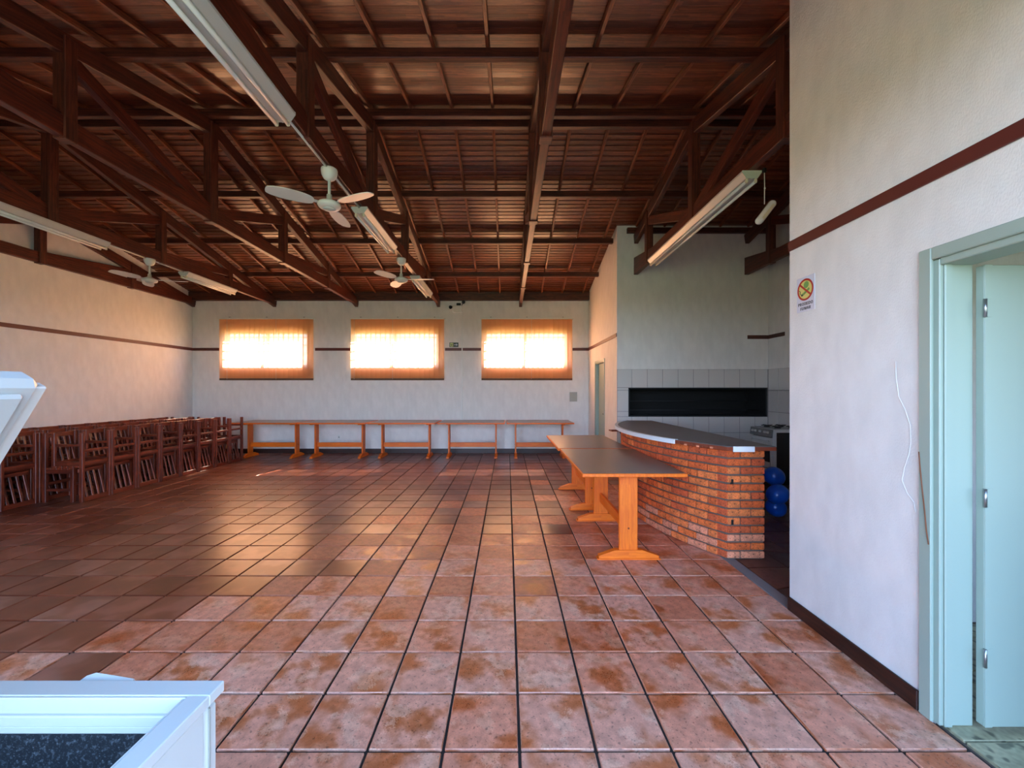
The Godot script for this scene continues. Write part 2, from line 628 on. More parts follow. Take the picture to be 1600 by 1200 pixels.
func make_floor() -> void:
	var d0 := 1.693 - 8 * 0.319   # first joint, behind the camera
	var x0 := 0.05 - 24 * 0.31875
	var px := 0.31875
	var pd := 0.319
	var fl := struct("floor", box(Vector3(XR - XL + 0.02, 0.1, DB + ZF + 0.3), 0.0), M.grout, at((XR + XL) / 2, -0.061, (ZF - DB) / 2))
	var spots := []
	var r := 0
	while d0 + r * pd < DB:
		for c in 31:
			var xa := maxf(x0 + c * px, XL + 0.005)
			var xb := minf(x0 + (c + 1) * px, XR + 0.0)
			var da := maxf(d0 + r * pd, -ZF - 0.02)
			var db := minf(d0 + (r + 1) * pd, DB)
			if xb - xa < 0.03 or db - da < 0.03:
				continue
			spots.append([xa, xb, da, db])
		r += 1
	var ranked := []
	for k in spots.size():
		var q = spots[k]
		var d: float = (q[2] + q[3]) / 2
		var x: float = (q[0] + q[1]) / 2
		var seen := d > 1.35 and absf(x / d * 635 - 7) < 800 + 90 / d and not (x / d * 635 + 793 < 345 and d < 2.05)
		ranked.append([d if seen else d + 100.0, k])
	ranked.sort()
	var single := {}
	for k in 300:
		single[ranked[k][1]] = true
	var rest := []
	for k in 8:
		rest.append(start())
	var pool := ["worn_0", "worn_1", "worn_2", "worn_3", "wax_0", "wax_1", "wax_2", "wax_3"]
	for k in spots.size():
		var q = spots[k]
		var d: float = (q[2] + q[3]) / 2
		var x: float = (q[0] + q[1]) / 2
		# people walk in at the door: the wax is gone nearest to it and along the counter
		var wear := 1.25 - maxf(0.0, d - 1.6) * 0.30 + minf(0.0, x + 0.9) * 0.50 + maxf(0.0, x - 0.3) * 0.50
		var t := wear + rng.randfn(0.0, 0.22)
		var which := 4 + rng.randi() % 4
		if t > 0.72:
			which = 0 if rng.randf() < 0.6 else 1
		elif t > 0.45:
			which = 1 if rng.randf() < 0.35 else 2
		elif t > 0.22:
			which = 3 if rng.randf() < 0.7 else 2
		if wear > 0.7 and rng.randf() < 0.14:
			which = 2
		var size := Vector3(snappedf(q[1] - q[0] - 0.0125, 0.001), 0.022, snappedf(q[3] - q[2] - 0.0125, 0.001))
		var off := Vector2((rng.randi() % 6) * 0.21, (rng.randi() % 5) * 0.257)
		var xf := Transform3D(Basis.from_euler(Vector3(rng.randfn(0, 0.0028), 0, rng.randfn(0, 0.0028))), Vector3(x, -0.011 + rng.randf_range(-0.0006, 0.0006), -d))
		if single.has(k):
			obj(fl, "tile", box(size, 0.0035, off), M[pool[which]], Transform3D(xf.basis, xf.origin - fl.position))
		else:
			box_into(rest[which], size, 0.0035, off, false, Transform3D(xf.basis, xf.origin - fl.position))
	var far := ArrayMesh.new()
	for k in 8:
		rest[k].commit(far)
		far.surface_set_material(k, M[pool[k]])
	var o := MeshInstance3D.new()
	o.name = "far_tiles"
	o.mesh = far
	fl.add_child(o, true)
	o.set_meta("kind", "stuff")

	# kitchen niche: irregular dark stones
	var kf := struct("floor_kitchen", box(Vector3(XK - XR, 0.1, DK - DE + 0.15), 0.0), M.mortar, at((XK + XR) / 2, -0.066, -(DK + DE - 0.15) / 2))
	var nx := 9
	var nd := 14
	var corner := {}
	for i in nx + 1:
		for j in nd + 1:
			var jx := 0.0 if i == 0 or i == nx else rng.randf_range(-0.09, 0.09)
			var jd := 0.0 if j == 0 or j == nd else rng.randf_range(-0.09, 0.09)
			corner[Vector2i(i, j)] = Vector2(XR + 0.10 + (XK - XR - 0.11) * i / nx + jx, DE + (DK - DE) * j / nd + jd)
	for i in nx:
		for j in nd:
			var p := PackedVector2Array()
			for c in [Vector2i(i, j), Vector2i(i + 1, j), Vector2i(i + 1, j + 1), Vector2i(i, j + 1)]:
				p.append(corner[c])
			var mid := (p[0] + p[1] + p[2] + p[3]) / 4
			for k in 4:
				p[k] = p[k] + (mid - p[k]).normalized() * 0.008
			obj(kf, "stone", extrude(p, 0.02), M["slate_%d" % (rng.randi() % 3)], Transform3D(Basis(Vector3.RIGHT, Vector3(0, 0, -1), Vector3.UP), Vector3(0, -0.011, 0) - kf.position))
	struct("threshold_strip", box(Vector3(0.10, 0.02, DK - DE - 0.02), 0.004), M.cement, at(XR + 0.05, -0.012, -(DE + DK) / 2))
	# the room behind the near door
	var ff := struct("floor_side_room", box(Vector3(XK - XR - 0.02, 0.1, DE - 0.15 + ZF), 0.0), M.mortar, at((XK + XR) / 2 + 0.01, -0.064, -(DE - 0.15 - ZF) / 2))
	for i in 6:
		for j in 7:
			obj(ff, "tile", box(Vector3(0.432, 0.02, 0.432), 0.003), M.beige_tile, Transform3D(Basis(), Vector3(XR + 0.245 + i * 0.44, -0.012, -DE + 0.38 + j * 0.44) - ff.position))


# ---------------------------------------------------------------- walls

# wall lying in a plane of constant x: outline in (d, y), thickness towards +x
func side_wall(st: SurfaceTool, x: float, thick: float, pts: Array) -> void:
	var p := PackedVector2Array()
	for q in pts:
		p.append(Vector2(q[0], q[1]))
	extrude(p, thick, st, Transform3D(Basis(Vector3(0, 0, -1), Vector3.UP, Vector3.RIGHT), Vector3(x + thick / 2, 0, 0)))


func top_h(d: float) -> float:
	return board_h(d) + 0.05


# straight piece of such a wall from da to db, y0 up to y1 or, where y1 < 0, up to the roof
func piece(st: SurfaceTool, x: float, thick: float, da: float, db: float, y0: float, y1 := -1.0) -> void:
	var pts := [[da, y0], [db, y0]]
	if y1 > 0:
		pts += [[db, y1], [da, y1]]
	else:
		pts += [[db, top_h(db)]]
		if da < RIDGE_D and db > RIDGE_D:
			pts += [[RIDGE_D, top_h(RIDGE_D)]]
		pts += [[da, top_h(da)]]
	side_wall(st, x, thick, pts)


func flat_piece(st: SurfaceTool, lo: Vector3, hi: Vector3) -> void:
	box_into(st, hi - lo, 0.0, Vector2(), false, Transform3D(Basis(), (lo + hi) / 2))


const WIN := [[-6.74, -4.78], [-3.72, -1.67], [-0.55, 1.41]]
const WIN_LO := 2.08
const WIN_HI := 2.885


func make_walls() -> void:
	var st := start()
	piece(st, XL - 0.15, 0.15, -ZF - 0.15, DB + 0.15, -0.2)
	struct("wall_left", st.commit(), M.plaster)

	st = start()
	var za := -DB - 0.15
	flat_piece(st, Vector3(XL, -0.2, za), Vector3(XR + 0.15, WIN_LO, -DB))
	flat_piece(st, Vector3(XL, WIN_HI, za), Vector3(XR + 0.15, top_h(DB), -DB))
	var edges := [XL, WIN[0][0], WIN[0][1], WIN[1][0], WIN[1][1], WIN[2][0], WIN[2][1], XR + 0.15]
	for k in range(0, 8, 2):
		flat_piece(st, Vector3(edges[k], WIN_LO, za), Vector3(edges[k + 1], WIN_HI, -DB))
	struct("wall_back", st.commit(), M.plaster)

	st = start()   # right wall, far part, with the doorway at d 8.13 .. 8.90
	piece(st, XR, 0.15, DK, 8.10, -0.2)
	piece(st, XR, 0.15, 8.10, 8.90, 2.10)
	piece(st, XR, 0.15, 8.90, DB + 0.15, -0.2)
	struct("wall_right_far", st.commit(), M.plaster)
	st = start()
	piece(st, XR, 0.15, 1.85, DE, -0.2)
	piece(st, XR, 0.15, 1.02, 1.85, 2.10)
	piece(st, XR, 0.15, -ZF - 0.15, 1.02, -0.2)
	flat_piece(st, Vector3(XR + 0.15, -0.2, -DE), Vector3(XK, 4.22, -DE + 0.12))
	struct("wall_right", st.commit(), M.plaster)
	st = start()
	piece(st, XK, 0.15, -ZF - 0.15, DK + 0.15, -0.2)
	kitchen_side = struct("wall_kitchen_side", st.commit(), M.plaster)
	st = start()   # kitchen niche, wall with the barbecue mouth
	var bx0 := 2.145
	var bx1 := 4.56
	var by0 := 1.05
	var by1 := 1.535
	var zk := -DK - 0.14
	flat_piece(st, Vector3(XR + 0.15, -0.2, zk), Vector3(XK, by0, -DK))
	flat_piece(st, Vector3(XR + 0.15, by1, zk), Vector3(XK, top_h(DK), -DK))
	flat_piece(st, Vector3(XR + 0.15, by0, zk), Vector3(bx0, by1, -DK))
	flat_piece(st, Vector3(bx1, by0, zk), Vector3(XK, by1, -DK))
	kitchen_wall = struct("wall_kitchen", st.commit(), M.plaster)
	# front wall with the wide entrance in which the camera stands
	st = start()
	flat_piece(st, Vector3(XL, -0.2, ZF), Vector3(-4.2, top_h(-ZF), ZF + 0.15))
	flat_piece(st, Vector3(1.75, -0.2, ZF), Vector3(2.5, top_h(-ZF), ZF + 0.15))
	flat_piece(st, Vector3(2.5, -0.2, ZF), Vector3(4.1, 1.1, ZF + 0.15))
	flat_piece(st, Vector3(2.5, 2.2, ZF), Vector3(4.1, top_h(-ZF), ZF + 0.15))
	flat_piece(st, Vector3(4.1, -0.2, ZF), Vector3(XK, top_h(-ZF), ZF + 0.15))
	flat_piece(st, Vector3(-4.2, 3.05, ZF), Vector3(1.75, top_h(-ZF), ZF + 0.15))
	struct("wall_front", st.commit(), M.plaster)


# ---------------------------------------------------------------- roof

func make_roof() -> void:
	# the clay roof that keeps the light out
	var st := start()
	for sg: float in [-1.0, 1.0]:
		var e := -ZF - 0.4
		for span in ([[XL - 0.5, XR + 0.6, DB + 0.75], [XR + 0.6, XK + 0.5, DK + 0.5]] if sg > 0 else [[XL - 0.5, XK + 0.5, e]]):
			var d1: float = span[2]
			var a := Vector3(0, board_h(RIDGE_D) + 0.09, -RIDGE_D)
			var b := Vector3(0, board_h(RIDGE_D) + 0.09 - SLOPE * absf(d1 - RIDGE_D), -d1)
			var xf := along(a, b)
			xf.origin.x = (span[0] + span[1]) / 2
			box_into(st, Vector3(a.distance_to(b) + 0.02, 0.06, span[1] - span[0]), 0.0, Vector2(), false, xf)
	struct("roof", st.commit(), M.roof_clay)

	# boards of the sloping ceiling, one by one
	var c := struct("ceiling", box(Vector3(XK - XL, 0.04, 0.10), 0.004), M.timber, at((XK + XL) / 2, board_h(RIDGE_D) + 0.012, -RIDGE_D))
	var pitch := 0.0905
	var kinds := ["board_a", "board_b", "board_c", "board_d"]
	for sg: float in [-1.0, 1.0]:
		var n := 63 if sg < 0 else 53
		for k in n:
			var d: float = RIDGE_D + sg * (0.04 + pitch * (k + 0.5) * 0.9735)
			if d > DB + 0.02:
				continue
			var xr := XR if d > DK + 0.06 else XK
			var tilt := Basis(Vector3.RIGHT, -sg * (atan(SLOPE) - 0.085) + rng.randfn(0, 0.012))
			var mid := Vector3((XL + xr) / 2, board_h(d) + 0.010, -d)
			var off := Vector2((rng.randi() % 5) * 0.2, (rng.randi() % 8) * 0.11)
			obj(c, "board", box(Vector3(xr - XL, 0.014, pitch - 0.007), 0.004, off), M[kinds[rng.randi() % 4]], Transform3D(tilt, mid - c.position))

	# rafters under the boards, four to a bay
	var bay := 1.95
	for k in range(-16, 9):
		var x := 0.31 + bay * 0.25 * k
		if x < XL + 0.1 or x > XK - 0.1 or absf(fposmod(k, 4)) < 0.1 and false:
			continue
		var far := DB - 0.135 if x < XR - 0.05 else DK - 0.05
		var root := thing("rafter", rafter_label(k), "rafter", Vector3(x, 0, -RIDGE_D), 0.0, "thin ceiling rafters")
		for sg: float in [-1.0, 1.0]:
			var d1: float = far if sg > 0 else (-ZF if x < XR + 0.1 else DE + 0.05)
			var a := Vector3(0, purlin_h(RIDGE_D) + 0.1325, 0)
			var b := Vector3(0, purlin_h(d1) + 0.1325, RIDGE_D - d1)
			bar(root, "length", a, b, 0.055, 0.035, M.rafter, 0.004)

	# purlins across the trusses
	for q in [[9.62, "wall plate lying on the back wall under the rafters"], [8.60, "purlin nearest the back wall windows"], [7.43, "purlin second from the back wall"], [6.24, "purlin third from the back wall"], [5.03, "ridge beam, the farther of the pair"], [4.85, "ridge beam, the nearer of the pair"], [3.66, "first purlin on the camera side of the ridge"], [2.55, "second purlin on the camera side of the ridge"], [1.40, "third purlin on the camera side of the ridge"]]:
		var d: float = q[0]
		var y := purlin_h(d)
		var xr := XR if d > DK else XK
		if d > 9.5:
			var wp := obj(self, "wall_plate", box(Vector3(XR - XL, 0.20, 0.10), 0.005), M.timber, at((XR + XL) / 2, y + 0.062, -d))
			tag(wp, "dark timber " + q[1], "beam")
			continue
		if d < DE:
			xr = XR
		var p := obj(self, "purlin", box(Vector3(xr - XL - 0.01, 0.092, 0.065), 0.005), M.timber, at((xr + XL) / 2, y + 0.046, -d))
		tag(p, "dark timber " + q[1], "beam", "purlins")
	var kp := obj(self, "purlin", box(Vector3(XK - XR - 0.17, 0.092, 0.065), 0.005), M.timber, at((XK + XR + 0.16) / 2, purlin_h(DK - 0.05) + 0.046, -DK + 0.05))
	tag(kp, "dark timber purlin against the kitchen back wall", "beam", "purlins")


func rafter_label(k: int) -> String:
	var words := ["first", "second", "third", "fourth", "fifth", "sixth", "seventh", "eighth", "ninth", "tenth", "eleventh", "twelfth", "thirteenth", "fourteenth", "fifteenth", "sixteenth", "seventeenth", "eighteenth", "nineteenth", "twentieth", "twenty-first", "twenty-second", "twenty-third", "twenty-fourth", "twenty-fifth"]
	return "thin brown roof rafter, %s counted from the left wall" % words[clampi(k + 15, 0, 24)]


func make_trusses() -> void:
	var names := ["against the left wall", "second from the left wall", "third from the left wall", "carrying the white fan nearest the camera", "just right of the middle of the hall", "at the kitchen edge, carrying the long lamp", "deep inside the kitchen niche"]
	for k in 7:
		var x := 0.31 + 1.95 * (k - 4)
		if k == 0:
			x += 0.02
		var in_kitchen := k >= 5
		var far := DK - 0.01 if in_kitchen else DB - 0.01
		var near := DE + 0.02 if in_kitchen else -ZF + 0.01
		var t := thing("roof_truss", "dark timber roof truss " + names[k], "truss", Vector3(x, CHORD_Y, -RIDGE_D), 0.0, "roof trusses")
		var w := 0.075
		var hc := 0.17
		var L := func(d: float, y: float) -> Vector3: return Vector3(0, y - CHORD_Y, RIDGE_D - d)
		bar(t, "bottom_chord", L.call(near, CHORD_Y + hc / 2), L.call(far, CHORD_Y + hc / 2), hc, w, M.timber_red)
		var rh := 0.17
		for d1: float in [near, far]:
			var a: Vector3 = L.call(RIDGE_D, purlin_h(RIDGE_D) - rh / 2)
			var b: Vector3 = L.call(d1, purlin_h(d1) - rh / 2)
			bar(t, "rafter", a, b, rh, w - 0.004, M.timber)
		var posts := [1.70, 3.30, 4.92, 6.50, 8.08]
		for d: float in posts:
			if d < near + 0.1 or d > far - 0.1:
				continue
			var y1 := purlin_h(d) - 0.04
			bar(t, "post", L.call(d, CHORD_Y - 0.012), L.call(d, y1), 0.11 if d > 4.8 and d < 5.0 else 0.10, w + 0.03, M.timber, 0.005, Vector3(0, 0, 1))
		for q in [[4.92, 3.30], [3.30, 1.70], [4.92, 6.50], [6.50, 8.08]]:
			if minf(q[0], q[1]) < near or maxf(q[0], q[1]) > far:
				continue
			var sg := signf(q[1] - q[0])
			bar(t, "diagonal", L.call(q[0] + sg * 0.06, CHORD_Y + hc * 0.75), L.call(q[1] - sg * 0.05, purlin_h(q[1]) - rh - 0.03), 0.13, w - 0.012, M.timber_red)
		if in_kitchen:
			var p := PackedVector2Array([Vector2(6.25, 0.16), Vector2(far, 0.16), Vector2(far, 0.30), Vector2(6.25, 0.17)])
			obj(t, "haunch", extrude(p, w - 0.006), M.timber, Transform3D(Basis(Vector3(0, 0, -1), Vector3.UP, Vector3.RIGHT), Vector3(0, 0, RIDGE_D)))


# ---------------------------------------------------------------- windows with blinds

func make_windows() -> void:
	var place := ["left window beside the chair stacks", "middle window", "right window nearest the kitchen"]
	for k in 3:
		var x0: float = WIN[k][0]
		var x1: float = WIN[k][1]
		var xm := (x0 + x1) / 2
		var w := Node3D.new()
		w.name = "window_%d" % (k + 1)
		add_child(w)
		w.position = Vector3(xm, WIN_LO, -DB - 0.08)
		w.set_meta("kind", "structure")
		tag(w, "brown metal louvre window behind the blind, " + place[k])
		var hw := (x1 - x0) / 2
		var hh := WIN_HI - WIN_LO
		block(w, "frame_rail", Vector3(-hw, 0, -0.02), Vector3(hw, 0.03, 0.02), M.window_frame)
		block(w, "frame_rail", Vector3(-hw, hh - 0.03, -0.02), Vector3(hw, hh, 0.02), M.window_frame)
		for s: float in [-1.0, 1.0]:
			block(w, "frame_stile", Vector3(s * hw - 0.02 - s * 0.02, 0.03, -0.02), Vector3(s * hw + 0.02 - s * 0.02, hh - 0.03, 0.02), M.window_frame)
		block(w, "mullion", Vector3(-0.035, 0.03, -0.02), Vector3(0.035, hh - 0.03, 0.02), M.window_frame)
		var ys := [0.03, 2.188 - WIN_LO, 2.387 - WIN_LO, 2.585 - WIN_LO, 2.774 - WIN_LO, hh - 0.03]
		for s: float in [-1.0, 1.0]:
			var a := minf(s * 0.035, s * (hw - 0.04))
			var b := maxf(s * 0.035, s * (hw - 0.04))
			for j in 5:
				if j > 0:
					block(w, "glazing_bar", Vector3(a, ys[j] - 0.013, -0.014), Vector3(b, ys[j] + 0.013, 0.014), M.window_frame)
				var st := start()
				var lo: float = ys[j] + (0.013 if j > 0 else 0.0)
				var hi: float = ys[j + 1] - (0.013 if j < 4 else 0.0)
				quad(st, Vector3(a, lo, 0), Vector3(b, lo, 0), Vector3(b, hi, 0), Vector3(a, hi, 0))
				obj(w, "pane", st.commit(), M.pane)
	# vertical blinds
	var spans := [[-6.81, -4.61], [-3.70, -1.51], [-0.61, 1.53]]
	for k in 3:
		var x0: float = spans[k][0]
		var x1: float = spans[k][1]
		var top := 3.19
		var bottom := 1.735
		var t := thing("vertical_blind", "tan cloth vertical blind drawn over the " + place[k], "blind", Vector3((x0 + x1) / 2, bottom, -DB + 0.075), 0.0, "vertical blinds")
		var hw := (x1 - x0) / 2
		block(t, "head_rail", Vector3(-hw - 0.03, top - bottom - 0.005, -0.03), Vector3(hw + 0.03, top - bottom + 0.035, 0.03), M.white_plastic)
		for s in [-0.8, 0.0, 0.8]:
			block(t, "bracket", Vector3(s * hw - 0.015, top - bottom + 0.03, -0.074), Vector3(s * hw + 0.015, top - bottom + 0.05, 0.0), M.dark_metal)
		var n := 19
		var pitch := (x1 - x0) / n
		for j in n:
			var wide := pitch + 0.016
			var turn := rng.randfn(0.17, 0.05)
			var gap := 0.0
			var o := obj(t, "strip", strip_mesh(wide, top - bottom - 0.055), M["blind_%d" % (rng.randi() % 3)], Transform3D(Basis(Vector3.UP, turn), Vector3(-hw + (j + 0.5) * pitch + gap, 0.05, 0.0)))
			obj(o, "hem", box(Vector3(wide, 0.045, 0.004), 0.001), M.blind_hem if M.has("blind_hem") else mat("blind_hem", Color(0.42, 0.30, 0.22), 0.8), at(0, -0.022, 0))
		for s in ([-0.83, 0.22] if k == 0 else [-0.93, -0.1] if k == 1 else [0.1]):
			obj(t, "cord", tube([Vector3(s * hw, 0.03, 0.03), Vector3(s * hw, top - bottom - 0.01, 0.03)], 0.003, 6), M.white_plastic)


func strip_mesh(wide: float, high: float) -> Mesh:
	var key := "s%.3f,%.3f" % [wide, high]
	if not cache.has(key):
		var st := start()
		for k in 4:
			var a := wide * (k / 4.0 - 0.5)
			var b := wide * ((k + 1) / 4.0 - 0.5)
			var za := 0.006 - 4 * 0.006 * (a / wide) ** 2
			var zb := 0.006 - 4 * 0.006 * (b / wide) ** 2
			quad(st, Vector3(a, 0, za), Vector3(b, 0, zb), Vector3(b, high, zb), Vector3(a, high, za))
		cache[key] = st.commit()
	return cache[key]


# ---------------------------------------------------------------- doors

func make_doors() -> void:
	# near door in the right wall, its leaf folded back into the side room
	var f := Node3D.new()
	f.name = "door_1"
	add_child(f)
	f.position = Vector3(XR, 0, -1.85)
	tag(f, "pale green open door in the near right wall", "", "", "structure")
	var lintel := 2.09
	# casing on the hall face
	block(f, "casing", Vector3(-0.016, 0, -0.045), Vector3(0.0, lintel + 0.055, 0.012), M.door_green)
	block(f, "casing", Vector3(-0.016, lintel, 0.012), Vector3(0.0, lintel + 0.055, 0.83), M.door_green)
	# jamb and head
	block(f, "jamb", Vector3(0.0, 0, 0.0), Vector3(0.15, lintel, 0.035), M.door_green)
	block(f, "jamb_stop", Vector3(0.015, 0, 0.035), Vector3(0.05, lintel - 0.02, 0.045), M.door_green)
	block(f, "head", Vector3(0.0, lintel - 0.03, 0.035), Vector3(0.15, lintel + 0.01, 0.83), M.door_green)
	var leaf := block(f, "leaf", Vector3(0.158, 0.025, 0.036), Vector3(0.93, lintel - 0.04, 0.071), M.door_green, 0.003)
	var rel := leaf.position
	block(leaf, "edge_strip", Vector3(0.158, 0.025, 0.071) - rel, Vector3(0.19, lintel - 0.04, 0.074) - rel, M.door_green, 0.001)
	for y: float in [0.33, 1.03, 1.86]:
		var h := obj(leaf, "hinge", tube([Vector3(0.154, y - 0.04, 0.077) - rel, Vector3(0.154, y + 0.04, 0.077) - rel], 0.0065, 10), M.steel)
		h.name = "hinge"
		block(leaf, "hinge_plate", Vector3(0.158, y - 0.04, 0.0705) - rel, Vector3(0.186, y + 0.04, 0.0755) - rel, M.door_green, 0.001)
	obj(leaf, "handle", lathe([Vector2(0, 0.05), Vector2(0.02, 0.05), Vector2(0.027, 0.035), Vector2(0.012, 0.02), Vector2(0.012, 0.0)]), M.steel, Transform3D(Basis(Vector3.RIGHT, PI / 2), Vector3(0.87, 1.02, 0.071) - rel))
	var split := obj(f, "bare_wood_split", tube([Vector3(-0.017, 1.215, -0.040), Vector3(-0.018, 1.15, -0.034), Vector3(-0.018, 1.05, -0.024), Vector3(-0.018, 0.95, -0.013), Vector3(-0.018, 0.86, -0.005), Vector3(-0.017, 0.80, 0.004)], 0.0025, 6), M.bare_wood)
	split.set_meta("label", "split in the casing showing bare wood")
	# far door, shut, in the far right wall
	var g := Node3D.new()
	g.name = "door_2"
	add_child(g)
	g.position = Vector3(XR, 0, -8.50)
	tag(g, "pale green shut door in the far right wall beside the kitchen", "", "", "structure")
	block(g, "sill", Vector3(0.0, -0.12, -0.40), Vector3(0.15, 0.004, 0.40), M.cement)
	block(g, "leaf", Vector3(0.06, 0.005, -0.37), Vector3(0.10, 2.07, 0.37), M.door_green)
	for s: float in [-1.0, 1.0]:
		block(g, "jamb", Vector3(0.0, 0, s * 0.385 - 0.015), Vector3(0.15, 2.10, s * 0.385 + 0.015), M.door_green)
		block(g, "casing", Vector3(-0.014, 0, s * 0.415 - 0.028), Vector3(0.0, 2.14, s * 0.415 + 0.028), M.door_green)
	block(g, "head", Vector3(0.0, 2.07, -0.37), Vector3(0.15, 2.10, 0.37), M.door_green)
	block(g, "casing", Vector3(-0.014, 2.085, -0.387), Vector3(0.0, 2.14, 0.387), M.door_green)
	obj(g, "handle", tube([Vector3(0.06, 1.02, 0.32), Vector3(0.01, 1.02, 0.32), Vector3(0.01, 1.02, 0.22)], 0.008), M.dark_metal)
	block(g, "lock_plate", Vector3(0.054, 0.88, 0.30), Vector3(0.06, 1.08, 0.34), M.dark_metal, 0.001)


# ---------------------------------------------------------------- skirting and painted band

func make_trim() -> void:
	var y := 2.48
	var h := 0.066
	var t := 0.014
	struct("trim_1", box(Vector3(t, h, DB - 0.01 + ZF), 0.003), M.band_paint, at(XL + t / 2, y, -(DB - ZF) / 2))
	var n := 2
	for s in [[XL + t, -6.83], [-4.59, -3.72], [-1.49, -0.63], [1.55, XR - t]]:
		struct("trim_%d" % n, box(Vector3(s[1] - s[0], h, t), 0.003), M.band_paint, at((s[0] + s[1]) / 2, y, -DB + t / 2))
		n += 1
	struct("trim_6", box(Vector3(t, h, DB - DK), 0.003), M.band_paint, at(XR - t / 2, y, -(DB + DK) / 2))
	struct("trim_7", box(Vector3(t, h, DE + ZF - 0.002), 0.003), M.band_paint, at(XR - t / 2, y, -(DE - ZF) / 2))
	struct("trim_8", box(Vector3(0.37, h, t), 0.003), M.timber, at(XK - 0.185, 2.44, -DK + t / 2))
	struct("trim_9", box(Vector3(t, h, 0.42), 0.003), M.timber, at(XK - t / 2, 2.44, -DK + t + 0.21))
	struct("baseboard_back", box(Vector3(XR - XL - 0.01, 0.11, 0.016), 0.004), M.skirting, at((XR + XL) / 2, 0.056, -DB + 0.008))
	struct("baseboard_left", box(Vector3(0.016, 0.11, DB + ZF - 0.02), 0.004), M.skirting, at(XL + 0.008, 0.056, -(DB - ZF) / 2))
	struct("baseboard_right", box(Vector3(0.016, 0.092, DE - 1.90), 0.004), M.skirting, at(XR - 0.008, 0.047, -(DE + 1.90) / 2))
	struct("baseboard_right_far", box(Vector3(0.016, 0.10, 0.86), 0.004), M.skirting, at(XR - 0.008, 0.051, -7.61))
	struct("baseboard_right_corner", box(Vector3(0.016, 0.10, 0.72), 0.004), M.skirting, at(XR - 0.008, 0.051, -9.31))


# ---------------------------------------------------------------- barbecue and wall tiles of the kitchen niche

func make_barbecue() -> void:
	var bx0 := 2.145
	var bx1 := 4.56
	var by0 := 1.05
	var by1 := 1.535
	var t := thing("barbecue", "long black built-in barbecue mouth in the tiled kitchen wall", "barbecue", Vector3((bx0 + bx1) / 2, by0, -DK - 0.14))
	var hw := (bx1 - bx0) / 2
	var hh := by1 - by0
	block(t, "back", Vector3(-hw - 0.03, -0.04, -0.50), Vector3(hw + 0.03, hh + 0.35, -0.44), M.soot)
	block(t, "floor", Vector3(-hw - 0.03, -0.04, -0.46), Vector3(hw + 0.03, 0, 0.02), M.soot)
	block(t, "hood", Vector3(-hw - 0.03, hh + 0.31, -0.46), Vector3(hw + 0.03, hh + 0.35, 0.0), M.soot)
	for s: float in [-1.0, 1.0]:
		block(t, "side", Vector3(s * (hw + 0.02) - 0.02, -0.04, -0.50), Vector3(s * (hw + 0.02) + 0.02, hh + 0.35, 0.0), M.soot)
	block(t, "front_upper", Vector3(-hw, hh, -0.03), Vector3(hw, hh + 0.31, 0.0), M.soot)
	for s: float in [-1.0, 1.0]:
		block(t, "reveal", Vector3(s * (hw - 0.004) - 0.004, 0.008, 0.0), Vector3(s * (hw - 0.004) + 0.004, hh - 0.008, 0.139), M.soot, 0.001)
	block(t, "reveal", Vector3(-hw, 0.0, 0.0), Vector3(hw, 0.008, 0.139), M.soot, 0.001)
	block(t, "reveal", Vector3(-hw, hh - 0.008, 0.0), Vector3(hw, hh, 0.139), M.soot, 0.001)
	for q in [[0.10, 0.06], [0.26, 0.02]]:
		obj(t, "spit_rail", tube([Vector3(-hw, q[0], q[1]), Vector3(hw, q[0], q[1])], 0.008), M.dark_metal)
	obj(t, "rim", frame_mesh(-hw - 0.012, hw + 0.012, -0.012, hh + 0.012, 0.022), M.dark_metal, at(0, 0, 0.146))
	# wall tiles, 27 x 37 cm, round the mouth
	var tiles := kitchen_wall
	var wx := 0.2715
	var bed := start()
	for q in clipped(XR + 0.001, XK - 0.001, 0.0, 1.872, bx0 - 0.001, bx1 + 0.001, by0 - 0.001, by1 + 0.001):
		flat_piece(bed, Vector3(q[0], q[2], -DK - 0.001), Vector3(q[1], q[3], -DK + 0.003))
	flat_piece(bed, Vector3(XK - 0.003, 0.0, -DK), Vector3(XK + 0.001, 1.872, -DK + 12 * wx))
	obj(tiles, "tile_bed", bed.commit(), M.cement)
	var hy := 0.372
	for r in 5:
		var y0 := 1.872 - (r + 1) * hy
		var y1 := y0 + hy
		for c in 10:
			var x0 := 1.9185 + c * wx
			var x1 := x0 + wx
			x0 = maxf(x0, XR + 0.002)
			x1 = minf(x1, XK - 0.012)
			for q in clipped(x0, x1, maxf(y0, 0.0), y1, bx0 - 0.013, bx1 + 0.013, by0 - 0.013, by1 + 0.013):
				if q[1] - q[0] < 0.02 or q[3] - q[2] < 0.02:
					continue
				obj(tiles, "tile", box(Vector3(q[1] - q[0] - 0.007, q[3] - q[2] - 0.007, 0.009), 0.0015), M.wall_tile, Transform3D(Basis.from_euler(Vector3(rng.randfn(0, 0.002), rng.randfn(0, 0.002), 0)), Vector3((q[0] + q[1]) / 2, (q[2] + q[3]) / 2, -DK + 0.005) - tiles.position))
	var side := kitchen_side
	for r in 5:
		for c in 12:
			var d0 := DK - 0.012 - (c + 1) * wx
			var y0 := maxf(1.872 - (r + 1) * hy, 0.0)
			var y1 := 1.872 - r * hy
			obj(side, "tile", box(Vector3(0.009, y1 - y0 - 0.007, wx - 0.007), 0.0015), M.wall_tile, Transform3D(Basis(), Vector3(XK - 0.005, (y0 + y1) / 2, -d0 - wx / 2) - side.position))


